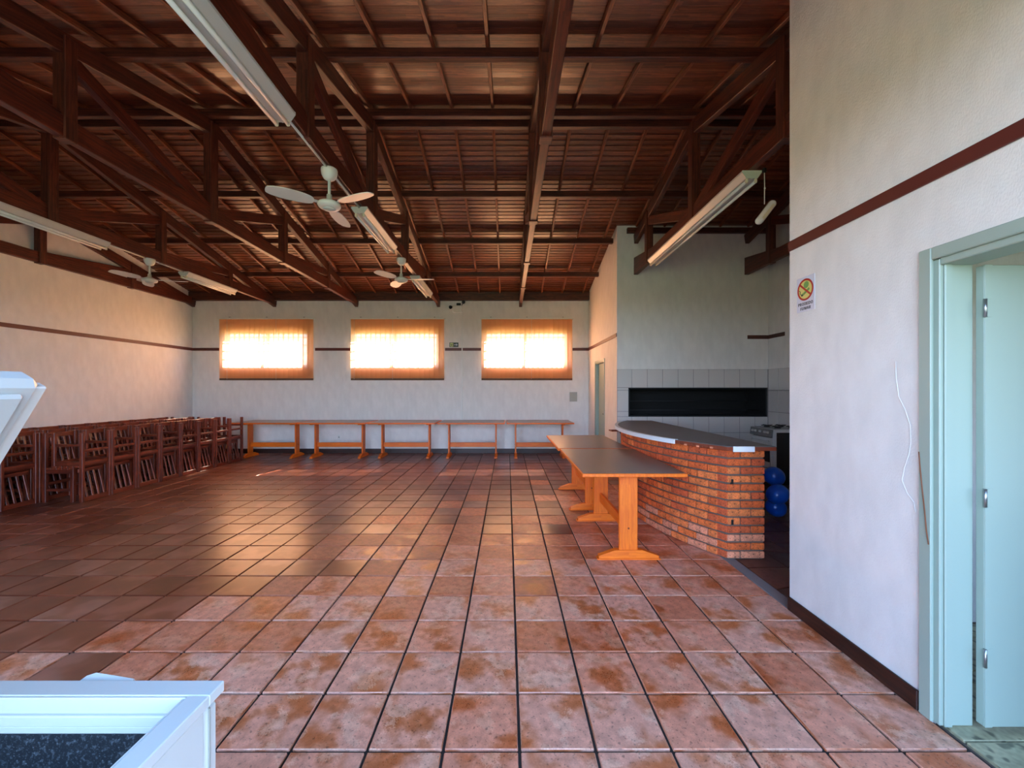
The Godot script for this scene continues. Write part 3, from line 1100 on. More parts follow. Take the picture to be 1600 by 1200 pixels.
# the parts of a rectangle that lie outside a hole
func clipped(x0: float, x1: float, y0: float, y1: float, hx0: float, hx1: float, hy0: float, hy1: float) -> Array:
	if x1 <= hx0 or x0 >= hx1 or y1 <= hy0 or y0 >= hy1:
		return [[x0, x1, y0, y1]]
	var out := []
	if y0 < hy0: out.append([x0, x1, y0, hy0])
	if y1 > hy1: out.append([x0, x1, hy1, y1])
	var a := maxf(y0, hy0)
	var b := minf(y1, hy1)
	if x0 < hx0: out.append([x0, hx0, a, b])
	if x1 > hx1: out.append([hx1, x1, a, b])
	return out


func frame_mesh(x0: float, x1: float, y0: float, y1: float, w: float, depth := 0.02) -> Mesh:
	var st := start()
	for q in [[x0, x1, y0, y0 + w], [x0, x1, y1 - w, y1], [x0, x0 + w, y0 + w, y1 - w], [x1 - w, x1, y0 + w, y1 - w]]:
		box_into(st, Vector3(q[1] - q[0], q[3] - q[2], depth), 0.003, Vector2(), false, at((q[0] + q[1]) / 2, (q[2] + q[3]) / 2, 0))
	return st.commit()


# ---------------------------------------------------------------- brick counter

const CX := 4.20
const CD := 5.07
const CR := 2.68


func arc_pt(r: float, d: float) -> Vector2:
	return Vector2(CX - sqrt(r * r - (d - CD) ** 2), d)


func lay(p: PackedVector2Array) -> PackedVector2Array:   # (x, d) to the outline that extrude() then lays flat
	return p


func slab(p: PackedVector2Array, y0: float, y1: float, origin: Vector3) -> Array:
	return [extrude(p, y1 - y0), Transform3D(Basis(Vector3.RIGHT, Vector3(0, 0, -1), Vector3.UP), Vector3(0, (y0 + y1) / 2, 0) - origin)]


func make_counter() -> void:
	var org := Vector3(2.0, 0, -5.0)
	var t := thing("brick_counter", "curved red brick bar counter with a grey top and broken white edging", "counter", org)
	var d0 := 3.61
	var d1 := 6.48
	var p := PackedVector2Array()
	var ins := 0.014
	p.append_array([Vector2(2.28, d0 + ins), Vector2(2.28, d1 - ins)])
	for k in 25:
		var d := lerpf(d1 - ins, 3.72, k / 24.0)
		p.append(arc_pt(CR - ins, d))
	p.append(Vector2(1.935 + ins, d0 + ins))
	var s := slab(p, 0.0, 0.975, org)
	obj(t, "mortar", s[0], M.mortar, s[1])
	# bricks: course by course
	var course := 0.0748
	var bh := 0.059
	var a0 := asin((3.69 - CD) / CR)
	var a1 := asin((d1 - CD) / CR)
	for c in 13:
		var y := 0.008 + c * course + bh / 2
		var pos := -0.12 if c % 2 == 0 else -0.01
		var total := (a1 - a0) * CR
		while pos < total - 0.02:
			var bl := 0.215 + rng.randf_range(-0.012, 0.012)
			var s0 := maxf(pos, 0.0) + (0.006 if pos > 0 else 0.001)
			var s1 := minf(pos + bl, total) - 0.006
			pos += bl
			if s1 - s0 < 0.03:
				continue
			var ang := a0 + (s0 + s1) / 2 / CR
			var out := Vector3(-cos(ang), 0, -sin(ang))
			var centre := Vector3(CX, y, -CD) + out * (CR - 0.022 + rng.randf_range(-0.002, 0.003))
			var xf := Transform3D(Basis(Vector3.UP, -ang + PI), centre - org)   # local x points out
			xf.basis = Basis(out, Vector3.UP, out.cross(Vector3.UP))
			var pale := c < 3 and rng.randf() < 0.45
			obj(t, "brick", box(Vector3(0.05, bh + rng.randf_range(-0.002, 0.002), snappedf(s1 - s0, 0.004)), 0.004, Vector2((rng.randi() % 4) * 0.13, 0)), M["brick_%d" % (4 if pale else rng.randi() % 4)], xf)
		# corner brick set aslant between the curve and the end
		var ca := arc_pt(CR, 3.70)
		var cb := Vector2(1.945, d0 + 0.004)
		var mid := (ca + cb) / 2
		var dirv := Vector3(cb.x - ca.x, 0, -(cb.y - ca.y)).normalized()
		var o3 := dirv.cross(Vector3.UP)
		if o3.x > 0: o3 = -o3
		obj(t, "brick", box(Vector3(0.05, bh, 0.098), 0.004), M["brick_%d" % [3, 1, 3][c % 3]], Transform3D(Basis(o3, Vector3.UP, o3.cross(Vector3.UP)), Vector3(mid.x, y, -mid.y) - o3 * 0.03 - org))
		# end face towards the camera
		var xs := [1.95, 2.07, 2.29] if c % 2 == 0 else [1.95, 2.165, 2.29]
		for k in 2:
			var wid: float = xs[k + 1] - xs[k] - 0.011
			var pale2 := c < 3 and rng.randf() < 0.6
			obj(t, "brick", box(Vector3(wid, bh + rng.randf_range(-0.003, 0.002), 0.05), 0.004, Vector2((rng.randi() % 4) * 0.13, 0)), M["brick_%d" % (4 if pale2 else rng.randi() % 4)], Transform3D(Basis(), Vector3((xs[k] + xs[k + 1]) / 2, y, -d0 - 0.024 + rng.randf_range(-0.002, 0.003)) - org))
	for q in [[0.33, 0.045], [0.69, 0.05]]:   # two sockets let into the end
		block(t, "socket_hole", Vector3(1.985, q[0] - 0.022, -d0 - 0.01) - org, Vector3(2.005, q[0] + 0.022, -d0 + 0.006) - org, M.black_plastic, 0.001)
	# top: board, laminate and what is left of the white edging
	var top := PackedVector2Array([Vector2(2.33, 3.52), Vector2(2.33, 6.58)])
	for k in 29:
		var d := lerpf(6.58, 3.62, k / 28.0)
		top.append(arc_pt(CR + 0.07, d))
	top.append(Vector2(1.90, 3.52))
	s = slab(top, 0.976, 1.008, org)
	obj(t, "top_board", s[0], M.broken_board, s[1])
	var sheet := PackedVector2Array([Vector2(2.328, 3.525), Vector2(2.328, 6.575)])
	for k in 29:
		var d := lerpf(6.575, 3.62, k / 28.0)
		sheet.append(arc_pt(CR + 0.064 - (0.012 * rng.randf() if d < 4.05 else 0.0), d))
	sheet.append(Vector2(1.91, 3.53))
	s = slab(sheet, 1.008, 1.013, org)
	obj(t, "top_laminate", s[0], M.counter_laminate, s[1])
	var e1 := PackedVector2Array()
	var e2 := PackedVector2Array()
	for k in 25:
		var d := lerpf(4.02, 6.58, k / 24.0)
		e1.append(arc_pt(CR + 0.084, d))
		e2.append(arc_pt(CR + 0.071, d))
	e2.reverse()
	e1.append_array(e2)
	s = slab(e1, 0.972, 1.016, org)
	var o := obj(t, "white_edging", s[0], M.white_edge, s[1])
	o.set_meta("label", "long white edging strip following the curve")
	var lip1 := PackedVector2Array()
	var lip2 := PackedVector2Array()
	for k in 25:
		var d := lerpf(4.02, 6.58, k / 24.0)
		lip1.append(arc_pt(CR + 0.084, d))
		lip2.append(arc_pt(CR + 0.045, d))
	lip2.reverse()
	lip1.append_array(lip2)
	s = slab(lip1, 1.0135, 1.0175, org)
	obj(t, "white_edging_lip", s[0], M.white_edge, s[1])
	block(t, "white_edging", Vector3(1.95, 0.968, -3.518) - org, Vector3(2.135, 1.016, -3.504) - org, M.white_edge, 0.003)
	# splinters of the board where the edging broke away
	for k in 9:
		var d := 3.66 + 0.04 * k
		var q := arc_pt(CR + 0.072, d)
		obj(t, "splinter", box(Vector3(0.012, 0.018, 0.03), 0.003), M["brick_4" if k % 3 == 0 else "broken_board"], Transform3D(Basis.from_euler(Vector3(0.2 * sin(k * 2.1), 0.5, 0.3 * cos(k * 1.7))), Vector3(q.x, 0.985 + 0.006 * sin(k * 1.9), -q.y) - org))
	# wooden board sticking out beside the far end
	var bp := Vector3(1.76, 0.853, -6.46) - org
	obj(t, "serving_board", box(Vector3(0.27, 0.022, 0.13), 0.004), M.chair_wood, Transform3D(Basis(Vector3.UP, 0.12), bp + Vector3(0, 0.011, 0))).set_meta("label", "brown wooden board sticking out under the counter top")
	bar(t, "bracket", bp + Vector3(0.12, -0.16, 0.0), bp + Vector3(0.03, 0.0, 0.0), 0.03, 0.03, M.timber, 0.003, Vector3(0, 0, 1))


# ---------------------------------------------------------------- trestle tables

func make_table(legs: Material, legs2: Material) -> Node3D:
	var t := Node3D.new()
	var L := 1.46
	var W := 0.89
	block(t, "table_top", Vector3(-W / 2, 0.768, -L / 2), Vector3(W / 2, 0.797, L / 2), legs, 0.004)
	block(t, "laminate", Vector3(-W / 2 + 0.012, 0.797, -L / 2 + 0.012), Vector3(W / 2 - 0.012, 0.800, L / 2 - 0.012), M.table_laminate, 0.001)
	for s: float in [-1.0, 1.0]:
		var z: float = s * 0.53
		block(t, "bearer", Vector3(-0.27, 0.738, z - 0.03), Vector3(0.27, 0.768, z + 0.03), legs)
		block(t, "leg", Vector3(-0.082, 0.07, z - 0.016), Vector3(0.082, 0.738, z + 0.016), legs, 0.005)
		var p := PackedVector2Array([Vector2(-0.265, 0.012), Vector2(0.265, 0.012), Vector2(0.265, 0.035), Vector2(0.12, 0.085), Vector2(-0.12, 0.085), Vector2(-0.265, 0.035)])
		var f := obj(t, "foot", extrude(p, 0.055), legs, at(0, 0, z))
		block(f, "sole", Vector3(-0.28, 0, -0.034), Vector3(0.28, 0.013, 0.034), legs2, 0.002)
	block(t, "stretcher", Vector3(-0.016, 0.22, -0.515), Vector3(0.016, 0.32, 0.515), legs2)
	for s: float in [-1.0, 1.0]:
		obj(t, "peg", lathe([Vector2(0.0, 0.006), Vector2(0.008, 0.004), Vector2(0.008, 0.0)], 10), M.broken_board, Transform3D(Basis(Vector3.RIGHT, s * PI / 2), Vector3(0.0, 0.275, s * 0.546)))
	return t


func make_tables() -> void:
	var a := make_table(M.honey, M.honey)
	a.name = numbered("trestle_table")
	add_child(a)
	a.position = Vector3(1.075, 0, -4.155)
	tag(a, "nearest trestle table with honey wood legs and grey brown top, beside the brick counter", "table", "trestle tables by the counter")
	var b: Node3D = a.duplicate()
	b.name = numbered("trestle_table")
	add_child(b)
	b.position = Vector3(1.055, 0, -5.64)
	tag(b, "trestle table with honey wood legs standing behind the nearest one", "table", "trestle tables by the counter")
	var proto := make_table(M.honey, M.honey)
	var words := ["leftmost, its end behind the chair stacks", "second from the left", "third from the left, in the middle", "fourth from the left", "rightmost, nearest the far green door"]
	for k in 5:
		var o: Node3D = proto if k == 0 else proto.duplicate()
		o.name = numbered("trestle_table")
		add_child(o)
		o.position = Vector3(-5.30 + 1.503 * k, 0, -9.215)
		o.rotation.y = PI / 2
		tag(o, "wooden trestle table along the back wall, " + words[k], "table", "trestle tables along the back wall")


# ---------------------------------------------------------------- stacked chairs

func make_chair(m: Material, m2: Material) -> Node3D:
	var c := Node3D.new()
	var hw := 0.205
	var top := 0.93
	var seat := 0.465
	for s: float in [-1.0, 1.0]:
		block(c, "back_post", Vector3(s * (hw - 0.02) - 0.02, 0.0, -0.225), Vector3(s * (hw - 0.02) + 0.02, top, -0.18), m)
		block(c, "front_leg", Vector3(s * (hw - 0.02) - 0.02, 0.0, 0.148), Vector3(s * (hw - 0.02) + 0.02, seat - 0.022, 0.19), m)
		block(c, "side_rail", Vector3(s * (hw - 0.018) - 0.011, seat - 0.08, -0.18), Vector3(s * (hw - 0.018) + 0.011, seat - 0.022, 0.148), m)
		block(c, "side_stretcher", Vector3(s * (hw - 0.02) - 0.01, 0.15, -0.18), Vector3(s * (hw - 0.02) + 0.01, 0.185, 0.148), m)
	block(c, "front_rail", Vector3(-hw + 0.04, seat - 0.08, 0.158), Vector3(hw - 0.04, seat - 0.022, 0.18), m)
	block(c, "back_stretcher", Vector3(-hw + 0.04, 0.225, -0.215), Vector3(hw - 0.04, 0.265, -0.19), m)
	block(c, "seat_rail", Vector3(-hw + 0.04, seat - 0.08, -0.215), Vector3(hw - 0.04, seat - 0.022, -0.19), m)
	for k in 5:
		var z := -0.175 + k * 0.0755
		block(c, "seat_slat", Vector3(-hw, seat - 0.022, z), Vector3(hw, seat, z + 0.066), m2)
	# leaning slatted back: its top lies between the posts, its foot comes forward over the seat
	var za := -0.203
	var zb := -0.125
	var ya := 0.895
	var yb := 0.515
	bar(c, "top_rail", Vector3(-hw + 0.04, ya, za), Vector3(hw - 0.04, ya, za), 0.062, 0.022, m2)
	bar(c, "lower_rail", Vector3(-hw + 0.04, yb, zb), Vector3(hw - 0.04, yb, zb), 0.05, 0.022, m2)
	for k in 4:
		var x := -0.117 + k * 0.078
		bar(c, "back_slat", Vector3(x, yb + 0.02, zb), Vector3(x, ya - 0.025, za), 0.030, 0.012, m2, 0.003, Vector3.RIGHT)
	return c


func make_chairs() -> void:
	var protos := [make_chair(M.chair_wood, M.chair_wood), make_chair(M.chair_wood_b, M.chair_wood)]
	var used := [false, false]
	var words := ["first", "second", "third", "fourth", "fifth", "sixth", "seventh", "eighth", "ninth", "tenth"]
	var pitch := 0.415
	var rows := [[-5.985, 8, "front row"], [-6.545, 10, "middle row"], [-7.105, 10, "wall-side row"]]
	for r in 3:
		for k in rows[r][1]:
			var n: int = rows[r][1]
			var z: float = -(8.735 - (n - k - 0.5) * pitch)
			var xc: float = rows[r][0]
			for up in 2:
				var which := rng.randi() % 2
				var o: Node3D = protos[which].duplicate()
				o.name = numbered("slat_back_chair")
				add_child(o)
				var j := rng.randfn(0, 0.006)
				if up == 0:   # faces the room
					o.transform = Transform3D(Basis(Vector3.UP, PI / 2), Vector3(xc + j, 0, z))
					tag(o, "upright wooden chair, %s from the near end of the %s of stacked chairs" % [words[k], rows[r][2]], "chair", "upright chairs of the stacks")
				else:         # on its seat, upside down, back to the room
					var bas := Basis(Vector3.UP, PI / 2) * Basis(Vector3.RIGHT, PI)
					o.transform = Transform3D(bas, Vector3(xc + 0.085 + j, 0.932, z))
					tag(o, "upside-down wooden chair, %s from the near end of the %s of stacked chairs" % [words[k], rows[r][2]], "chair", "upside-down chairs of the stacks")
	for p in protos:
		p.free()


# ---------------------------------------------------------------- chest freezer

func make_freezer() -> void:
	var x0 := -1.32
	var x1 := -0.592
	var z0 := -0.836
	var z1 := 0.36
	var h := 0.90
	var org := Vector3((x0 + x1) / 2, 0, (z0 + z1) / 2)
	var t := thing("chest_freezer", "white chest freezer with its lid open in the near left corner", "freezer", org)
	var w := 0.040
	var rel := func(v: Vector3) -> Vector3: return v - org
	var cab := block(t, "cabinet_wall", rel.call(Vector3(x0, 0.06, z0)), rel.call(Vector3(x1, h - 0.022, z0 + w)), M.white_enamel, 0.012)
	cab.name = "cabinet_wall"
	block(t, "cabinet_wall", rel.call(Vector3(x0, 0.06, z1 - w)), rel.call(Vector3(x1, h - 0.022, z1)), M.white_enamel, 0.012)
	block(t, "cabinet_wall", rel.call(Vector3(x0, 0.06, z0 + w)), rel.call(Vector3(x0 + w, h - 0.022, z1 - w)), M.white_enamel, 0.006)
	block(t, "cabinet_wall", rel.call(Vector3(x1 - w, 0.06, z0 + w)), rel.call(Vector3(x1, h - 0.022, z1 - w)), M.white_enamel, 0.006)
	block(t, "seam_strip", rel.call(Vector3(x1 - 0.001, 0.08, z0 + 0.028)), rel.call(Vector3(x1 + 0.002, h - 0.03, z0 + 0.032)), M.panel_grey, 0.0005)
	block(t, "base", rel.call(Vector3(x0 + 0.03, 0.0, z0 + 0.03)), rel.call(Vector3(x1 - 0.03, 0.06, z1 - 0.03)), M.black_plastic)
	# collar: flat rim, then steps down to the liner
	var st := start()
	var ring := func(tool: SurfaceTool, o: float, i: float, ya: float, yb: float) -> void:
		for q in [[x0 + o, x1 - o, z0 + o, z0 + i], [x0 + o, x1 - o, z1 - i, z1 - o], [x0 + o, x0 + i, z0 + i, z1 - i], [x1 - i, x1 - o, z0 + i, z1 - i]]:
			box_into(tool, Vector3(q[1] - q[0], yb - ya, q[3] - q[2]), 0.002, Vector2(), false, Transform3D(Basis(), Vector3((q[0] + q[1]) / 2, (ya + yb) / 2, (q[2] + q[3]) / 2) - org))
	ring.call(st, -0.006, 0.037, h - 0.022, h)
	obj(t, "rim", st.commit(), M.white_enamel)
	st = start()
	ring.call(st, 0.0365, 0.043, h - 0.032, h - 0.001)
	ring.call(st, 0.0385, 0.049, h - 0.053, h - 0.032)
	ring.call(st, 0.0395, 0.047, h - 0.068, h - 0.053)
	obj(t, "collar", st.commit(), M.white_enamel)
	st = start()
	ring.call(st, 0.0405, 0.044, 0.30, h - 0.068)
	flat_piece(st, rel.call(Vector3(x0 + w, 0.28, z0 + w)), rel.call(Vector3(x1 - w, 0.30, z1 - w)))
	obj(t, "liner", st.commit(), M.frosted_liner).set_meta("label", "dark frosted liner")
	# latch at the far end
	var lp := PackedVector2Array([Vector2(-0.062, 0), Vector2(0.062, 0), Vector2(0.06, 0.022), Vector2(-0.03, 0.034), Vector2(-0.045, 0.028)])
	obj(t, "latch", extrude(lp, 0.022), M.white_enamel, Transform3D(Basis(Vector3.RIGHT, Vector3(0, 0.45, -0.89), Vector3(0, 0.89, 0.45)), Vector3(-0.845, h - 0.026, z0 - 0.004) - org))
	# lid, hinged on the left side and thrown up
	var hinge := Vector3(x0 + 0.01, h + 0.01, 0)
	var free := Vector3(-0.943, 1.515, 0)
	var ax := (free - hinge).normalized()          # from the hinge to the free edge
	var inn := Vector3(ax.y, -ax.x, 0)             # towards the freezer's inside
	var len_ := hinge.distance_to(free)
	var lid := obj(t, "lid", box(Vector3(len_, 0.055, z1 - z0 - 0.004), 0.014), M.white_enamel, Transform3D(Basis(ax, -inn, ax.cross(-inn)), (hinge + free) / 2 - inn * 0.030 + Vector3(0, 0, (z0 + z1) / 2) - org))
	for e in [-1.0, 1.0]:
		obj(lid, "gasket", box(Vector3(len_ - 0.02, 0.022, 0.03), 0.003), M.white_plastic, at(-0.008, -0.006, e * ((z1 - z0) / 2 + 0.002)))
	obj(lid, "lid_liner", box(Vector3(len_ - 0.05, 0.014, z1 - z0 - 0.07), 0.006), M.white_enamel, at(0.0, -0.033, 0))
	for s in [-0.35, 0.35]:
		block(t, "hinge", Vector3(x0 - 0.03, h - 0.12, s - 0.035) - org + Vector3(0, 0, (z0 + z1) / 2), Vector3(x0 - 0.001, h + 0.02, s + 0.035) - org + Vector3(0, 0, (z0 + z1) / 2), M.grey_metal)


# ---------------------------------------------------------------- fans and tube lamps on the trusses

func make_fan(called: String, label: String, x: float, d: float, turn: float) -> void:
	var t := thing(called, label, "fan", Vector3(x, CHORD_Y, -d), turn, "white ceiling fans")
	obj(t, "canopy", lathe([Vector2(0.0, -0.105), Vector2(0.025, -0.104), Vector2(0.05, -0.088), Vector2(0.068, -0.055), Vector2(0.073, -0.012), Vector2(0.070, -0.001), Vector2(0.0, -0.001)]), M.white_plastic)
	obj(t, "rod", lathe([Vector2(0.0, -0.29), Vector2(0.013, -0.29), Vector2(0.013, -0.09), Vector2(0.0, -0.09)], 14), M.white_plastic)
	obj(t, "motor", lathe([Vector2(0.0, -0.365), Vector2(0.055, -0.365), Vector2(0.092, -0.352), Vector2(0.102, -0.335), Vector2(0.096, -0.315), Vector2(0.055, -0.295), Vector2(0.026, -0.28), Vector2(0.022, -0.235), Vector2(0.0, -0.235)], 28), M.white_plastic)
	obj(t, "motor_cap", lathe([Vector2(0.0, -0.385), Vector2(0.030, -0.382), Vector2(0.052, -0.372), Vector2(0.056, -0.365), Vector2(0.0, -0.365)], 24), M.white_enamel)
	var p := PackedVector2Array()
	for k in 17:
		var a := PI * k / 16.0
		p.append(Vector2(0.16 + 0.19 + 0.19 * -cos(a), 0.075 * pow(sin(a), 0.7) + 0.008))
	for k in range(16, -1, -1):
		var a := PI * k / 16.0
		p.append(Vector2(0.16 + 0.19 + 0.19 * -cos(a), -0.060 * pow(sin(a), 0.7) - 0.008))
	var q := PackedVector2Array()
	for v in p:
		q.append(Vector2(v.x - 0.03, v.y))
	for k in 3:
		var turned := Basis(Vector3.UP, TAU * k / 3.0 + PI / 2) * Basis(Vector3.RIGHT, -PI / 2 + 0.20)
		var b := obj(t, "blade", extrude(q, 0.007), M.white_plastic, Transform3D(turned, Vector3(0, -0.325, 0)))
		obj(b, "blade_arm", box(Vector3(0.12, 0.035, 0.008), 0.003), M.white_enamel, at(0.12, 0, 0.004))


func make_lamp(label: String, x: float, d0: float, d1: float, end_mat: Material) -> void:
	var L := d1 - d0
	var t := thing("tube_lamp", label, "lamp", Vector3(x, CHORD_Y, -(d0 + d1) / 2), 0.0, "fluorescent tube lamps")
	var p := PackedVector2Array([Vector2(-0.088, -0.002), Vector2(-0.088, -0.020), Vector2(-0.050, -0.070), Vector2(-0.012, -0.073), Vector2(-0.006, -0.080), Vector2(0.006, -0.080), Vector2(0.012, -0.073), Vector2(0.050, -0.070), Vector2(0.088, -0.020), Vector2(0.088, -0.002)])
	obj(t, "housing", extrude(p, L), M.white_enamel)
	for s: float in [-1.0, 1.0]:
		obj(t, "end_plate", extrude(PackedVector2Array([Vector2(-0.090, -0.001), Vector2(-0.090, -0.021), Vector2(-0.052, -0.074), Vector2(0.052, -0.074), Vector2(0.090, -0.021), Vector2(0.090, -0.001)]), 0.004), end_mat, at(0, 0, s * (L / 2 + 0.002)))
		for e in [-1.0, 1.0]:
			obj(t, "tube_socket", box(Vector3(0.026, 0.042, 0.022), 0.006), M.socket, at(s * 0.042, -0.090, e * (L / 2 - 0.012)))
		obj(t, "tube", tube([Vector3(s * 0.042, -0.096, -L / 2 + 0.02), Vector3(s * 0.042, -0.096, L / 2 - 0.02)], 0.0145, 14), M.tube_glass)


func make_ceiling_fittings() -> void:
	var x3 := 0.31 - 1.95
	var x1 := 0.31 - 1.95 * 3
	var x5 := 0.31 + 1.95
	make_lamp("long white tube lamp on the truss at the upper left, nearest the camera", x3, 1.72, 2.97, M.white_enamel)
	make_lamp("white tube lamp between the two fans of the middle truss", x3, 4.50, 5.72, M.white_enamel)
	make_lamp("white tube lamp on the middle truss, nearest the back wall", x3, 7.20, 8.45, M.white_enamel)
	make_lamp("white tube lamp at the left edge of the picture near the left wall", x1, 4.34, 5.58, M.white_enamel)
	make_lamp("white tube lamp above the chair stacks, beyond the left fan", x1, 6.95, 8.20, M.white_enamel)
	make_lamp("longest white tube lamp, at the kitchen edge", x5, 3.76, 6.30, M.fixture_green)
	make_fan("ceiling_fan", "large white three-blade ceiling fan nearest the camera", x3, 3.74, 0.08)
	make_fan("ceiling_fan", "white ceiling fan on the middle truss nearer the back wall", x3, 6.27, 0.5)
	make_fan("ceiling_fan", "white ceiling fan near the left wall above the chair stacks", x1, 6.29, 0.75)
	# white conduit under the chords
	for q in [[x3, 2.97, 3.68], [x3, 3.82, 4.50], [x1, 5.58, 6.22], [x1, 6.36, 6.95]]:
		var c := obj(self, "conduit", tube([Vector3(q[0], CHORD_Y - 0.010, -q[1]), Vector3(q[0], CHORD_Y - 0.010, -q[2])], 0.010, 10), M.white_plastic)
		tag(c, "thin white conduit under a truss, %s" % ("from the nearest tube lamp to the large fan" if q[1] < 3 else "from the large fan to the next tube lamp" if q[1] < 4 else "from the leftmost tube lamp to the left fan" if q[1] < 6 else "from the left fan to the lamp beyond"), "conduit", "white conduits")
	# emergency lamp on its cord beside the long lamp
	var e := thing("emergency_lamp", "small oblong emergency lamp hanging on a white cord at the kitchen edge", "lamp", Vector3(2.345, 3.53, -3.71))
	obj(e, "plug", box(Vector3(0.035, 0.045, 0.03), 0.008), M.black_plastic, at(0, -0.022, 0))
	obj(e, "cord", tube([Vector3(0, -0.04, 0), Vector3(0.002, -0.17, 0), Vector3(0.0, -0.33, 0)], 0.004, 8), M.white_plastic)
	obj(e, "cord_clip", box(Vector3(0.018, 0.014, 0.01), 0.003), M.white_plastic, at(0.004, -0.185, 0))
	var tilt := Basis(Vector3.FORWARD, -0.92)
	var body := obj(e, "lamp_body", capsule(0.26, 0.034), M.tube_glass, Transform3D(tilt, Vector3(0.012, -0.405, 0)))
	obj(body, "diffuser", box(Vector3(0.17, 0.026, 0.012), 0.005), M.socket, at(0, -0.006, 0.030))


func capsule(length: float, r: float) -> Mesh:
	var c := CapsuleMesh.new()
	c.radius = r
	c.height = length
	c.radial_segments = 20
	c.rings = 6
	var st := start()
	st.append_from(c, 0, Transform3D(Basis(Vector3.BACK, PI / 2), Vector3.ZERO))
	return st.commit()


# ---------------------------------------------------------------- stove, balloons

func make_stove() -> void:
	var t := thing("gas_stove", "white gas stove with grey knob panel in the kitchen corner", "stove", Vector3(4.30, 0, -6.42))
	# its front looks to -x
	var d := 0.275
	var fx := -0.28
	block(t, "body", Vector3(fx + 0.02, 0.06, -d + 0.02), Vector3(0.25, 0.86, d - 0.025), M.black_plastic)
	for s: float in [-1.0, 1.0]:
		block(t, "frame_edge", Vector3(fx, 0.06, s * (d - 0.0125) - 0.0125), Vector3(fx + 0.05, 0.90, s * (d - 0.0125) + 0.0125), M.white_enamel)
		for e in [fx + 0.04, 0.21]:
			obj(t, "foot", lathe([Vector2(0, 0), Vector2(0.02, 0), Vector2(0.016, 0.06), Vector2(0, 0.06)], 12), M.black_plastic, at(e, 0, s * (d - 0.05)))
	block(t, "worktop", Vector3(fx, 0.86, -d), Vector3(0.26, 0.905, d), M.white_enamel)
	block(t, "hob", Vector3(fx + 0.04, 0.905, -d + 0.02), Vector3(0.24, 0.915, d - 0.02), M.steel)
	for i in 2:
		for j in 2:
			var b := Vector3(-0.12 + 0.22 * i, 0.915, -0.13 + 0.26 * j)
			obj(t, "burner", lathe([Vector2(0, 0.018), Vector2(0.035, 0.018), Vector2(0.045, 0.008), Vector2(0.05, 0.0)], 18), M.black_plastic, at(b.x, b.y, b.z))
			obj(t, "grate", box(Vector3(0.18, 0.012, 0.014), 0.003), M.dark_metal, at(b.x, b.y + 0.026, b.z))
			obj(t, "grate", box(Vector3(0.014, 0.012, 0.2), 0.003), M.dark_metal, at(b.x, b.y + 0.026, b.z))
	var panel := obj(t, "control_panel", box(Vector3(0.022, 0.115, 2 * d - 0.004), 0.004), M.grey_metal, Transform3D(Basis(Vector3.BACK, -0.12), Vector3(fx - 0.014, 0.845, 0)))
	for k in 5:
		var z: float = [-0.19, -0.12, 0.0, 0.12, 0.19][k]
		obj(panel, "knob", lathe([Vector2(0, 0.026), Vector2(0.016, 0.026), Vector2(0.02, 0.0), Vector2(0, 0.0)], 14), M.white_enamel, Transform3D(Basis(Vector3.BACK, PI / 2), Vector3(-0.011, 0.01, z)))
	var door := block(t, "oven_door", Vector3(fx - 0.015, 0.31, -d + 0.025), Vector3(fx + 0.02, 0.775, d - 0.027), M.white_enamel)
	var rel := door.position
	block(door, "oven_window", Vector3(fx - 0.020, 0.40, -d + 0.06) - rel, Vector3(fx - 0.014, 0.62, d - 0.06) - rel, M.black_plastic)
	obj(door, "handle", tube([Vector3(fx - 0.02, 0.72, -0.2) - rel, Vector3(fx - 0.05, 0.72, -0.19) - rel, Vector3(fx - 0.05, 0.72, 0.19) - rel, Vector3(fx - 0.02, 0.72, 0.2) - rel], 0.008), M.white_enamel)
	block(t, "drawer", Vector3(fx - 0.012, 0.08, -d + 0.025), Vector3(fx + 0.02, 0.295, d - 0.027), M.white_enamel)


func make_balloons() -> void:
	var spots := [[3.17, 0.115, 4.80, 0.113, "bottom one at the right"], [3.097, 0.304, 4.66, 0.118, "middle one, bulging farthest right"], [3.17, 0.475, 4.83, 0.115, "top one at the right"], [2.95, 0.115, 4.88, 0.113, "bottom one half hidden by the bricks"], [2.945, 0.335, 4.90, 0.113, "middle one half hidden by the bricks"], [2.96, 0.55, 4.93, 0.108, "top one half hidden by the bricks"]]
	for q in spots:
		var r: float = q[3]
		var b := thing("balloon", "blue balloon beside the brick counter, " + q[4], "balloon", Vector3(q[0], q[1] - r * 0.96, -q[2]), 0.0, "blue balloons")
		var prof := []
		for k in 15:
			var a := PI * k / 14.0
			prof.append(Vector2(r * sin(a), -r * cos(a)))
		var towards := Basis(Vector3.FORWARD, -0.9 if q[0] > 3.1 else 0.9) 
		obj(b, "skin", lathe(prof, 28), M.balloon, Transform3D(towards.scaled_local(Vector3(0.94, 1.03, 0.94)), Vector3(0, r, 0)))
		obj(b, "knot", lathe([Vector2(0.0, 0.0), Vector2(0.012, 0.002), Vector2(0.004, 0.014), Vector2(0.008, 0.022)], 10), M.balloon, Transform3D(towards, Vector3(0, r, 0) + towards * Vector3(0, -r * 1.03 - 0.016, 0)))


# ---------------------------------------------------------------- small things on the walls

func text(parent: Node, called: String, words: String, size: float, m: Material, xf: Transform3D) -> void:
	var f := SystemFont.new()
	f.font_names = PackedStringArray(["Droid Sans"])
	f.font_weight = 700
	var tm := TextMesh.new()
	tm.font = f
	tm.text = words
	tm.font_size = 64
	tm.pixel_size = size / 64.0
	tm.depth = 0.0008
	obj(parent, called, tm, m, xf)


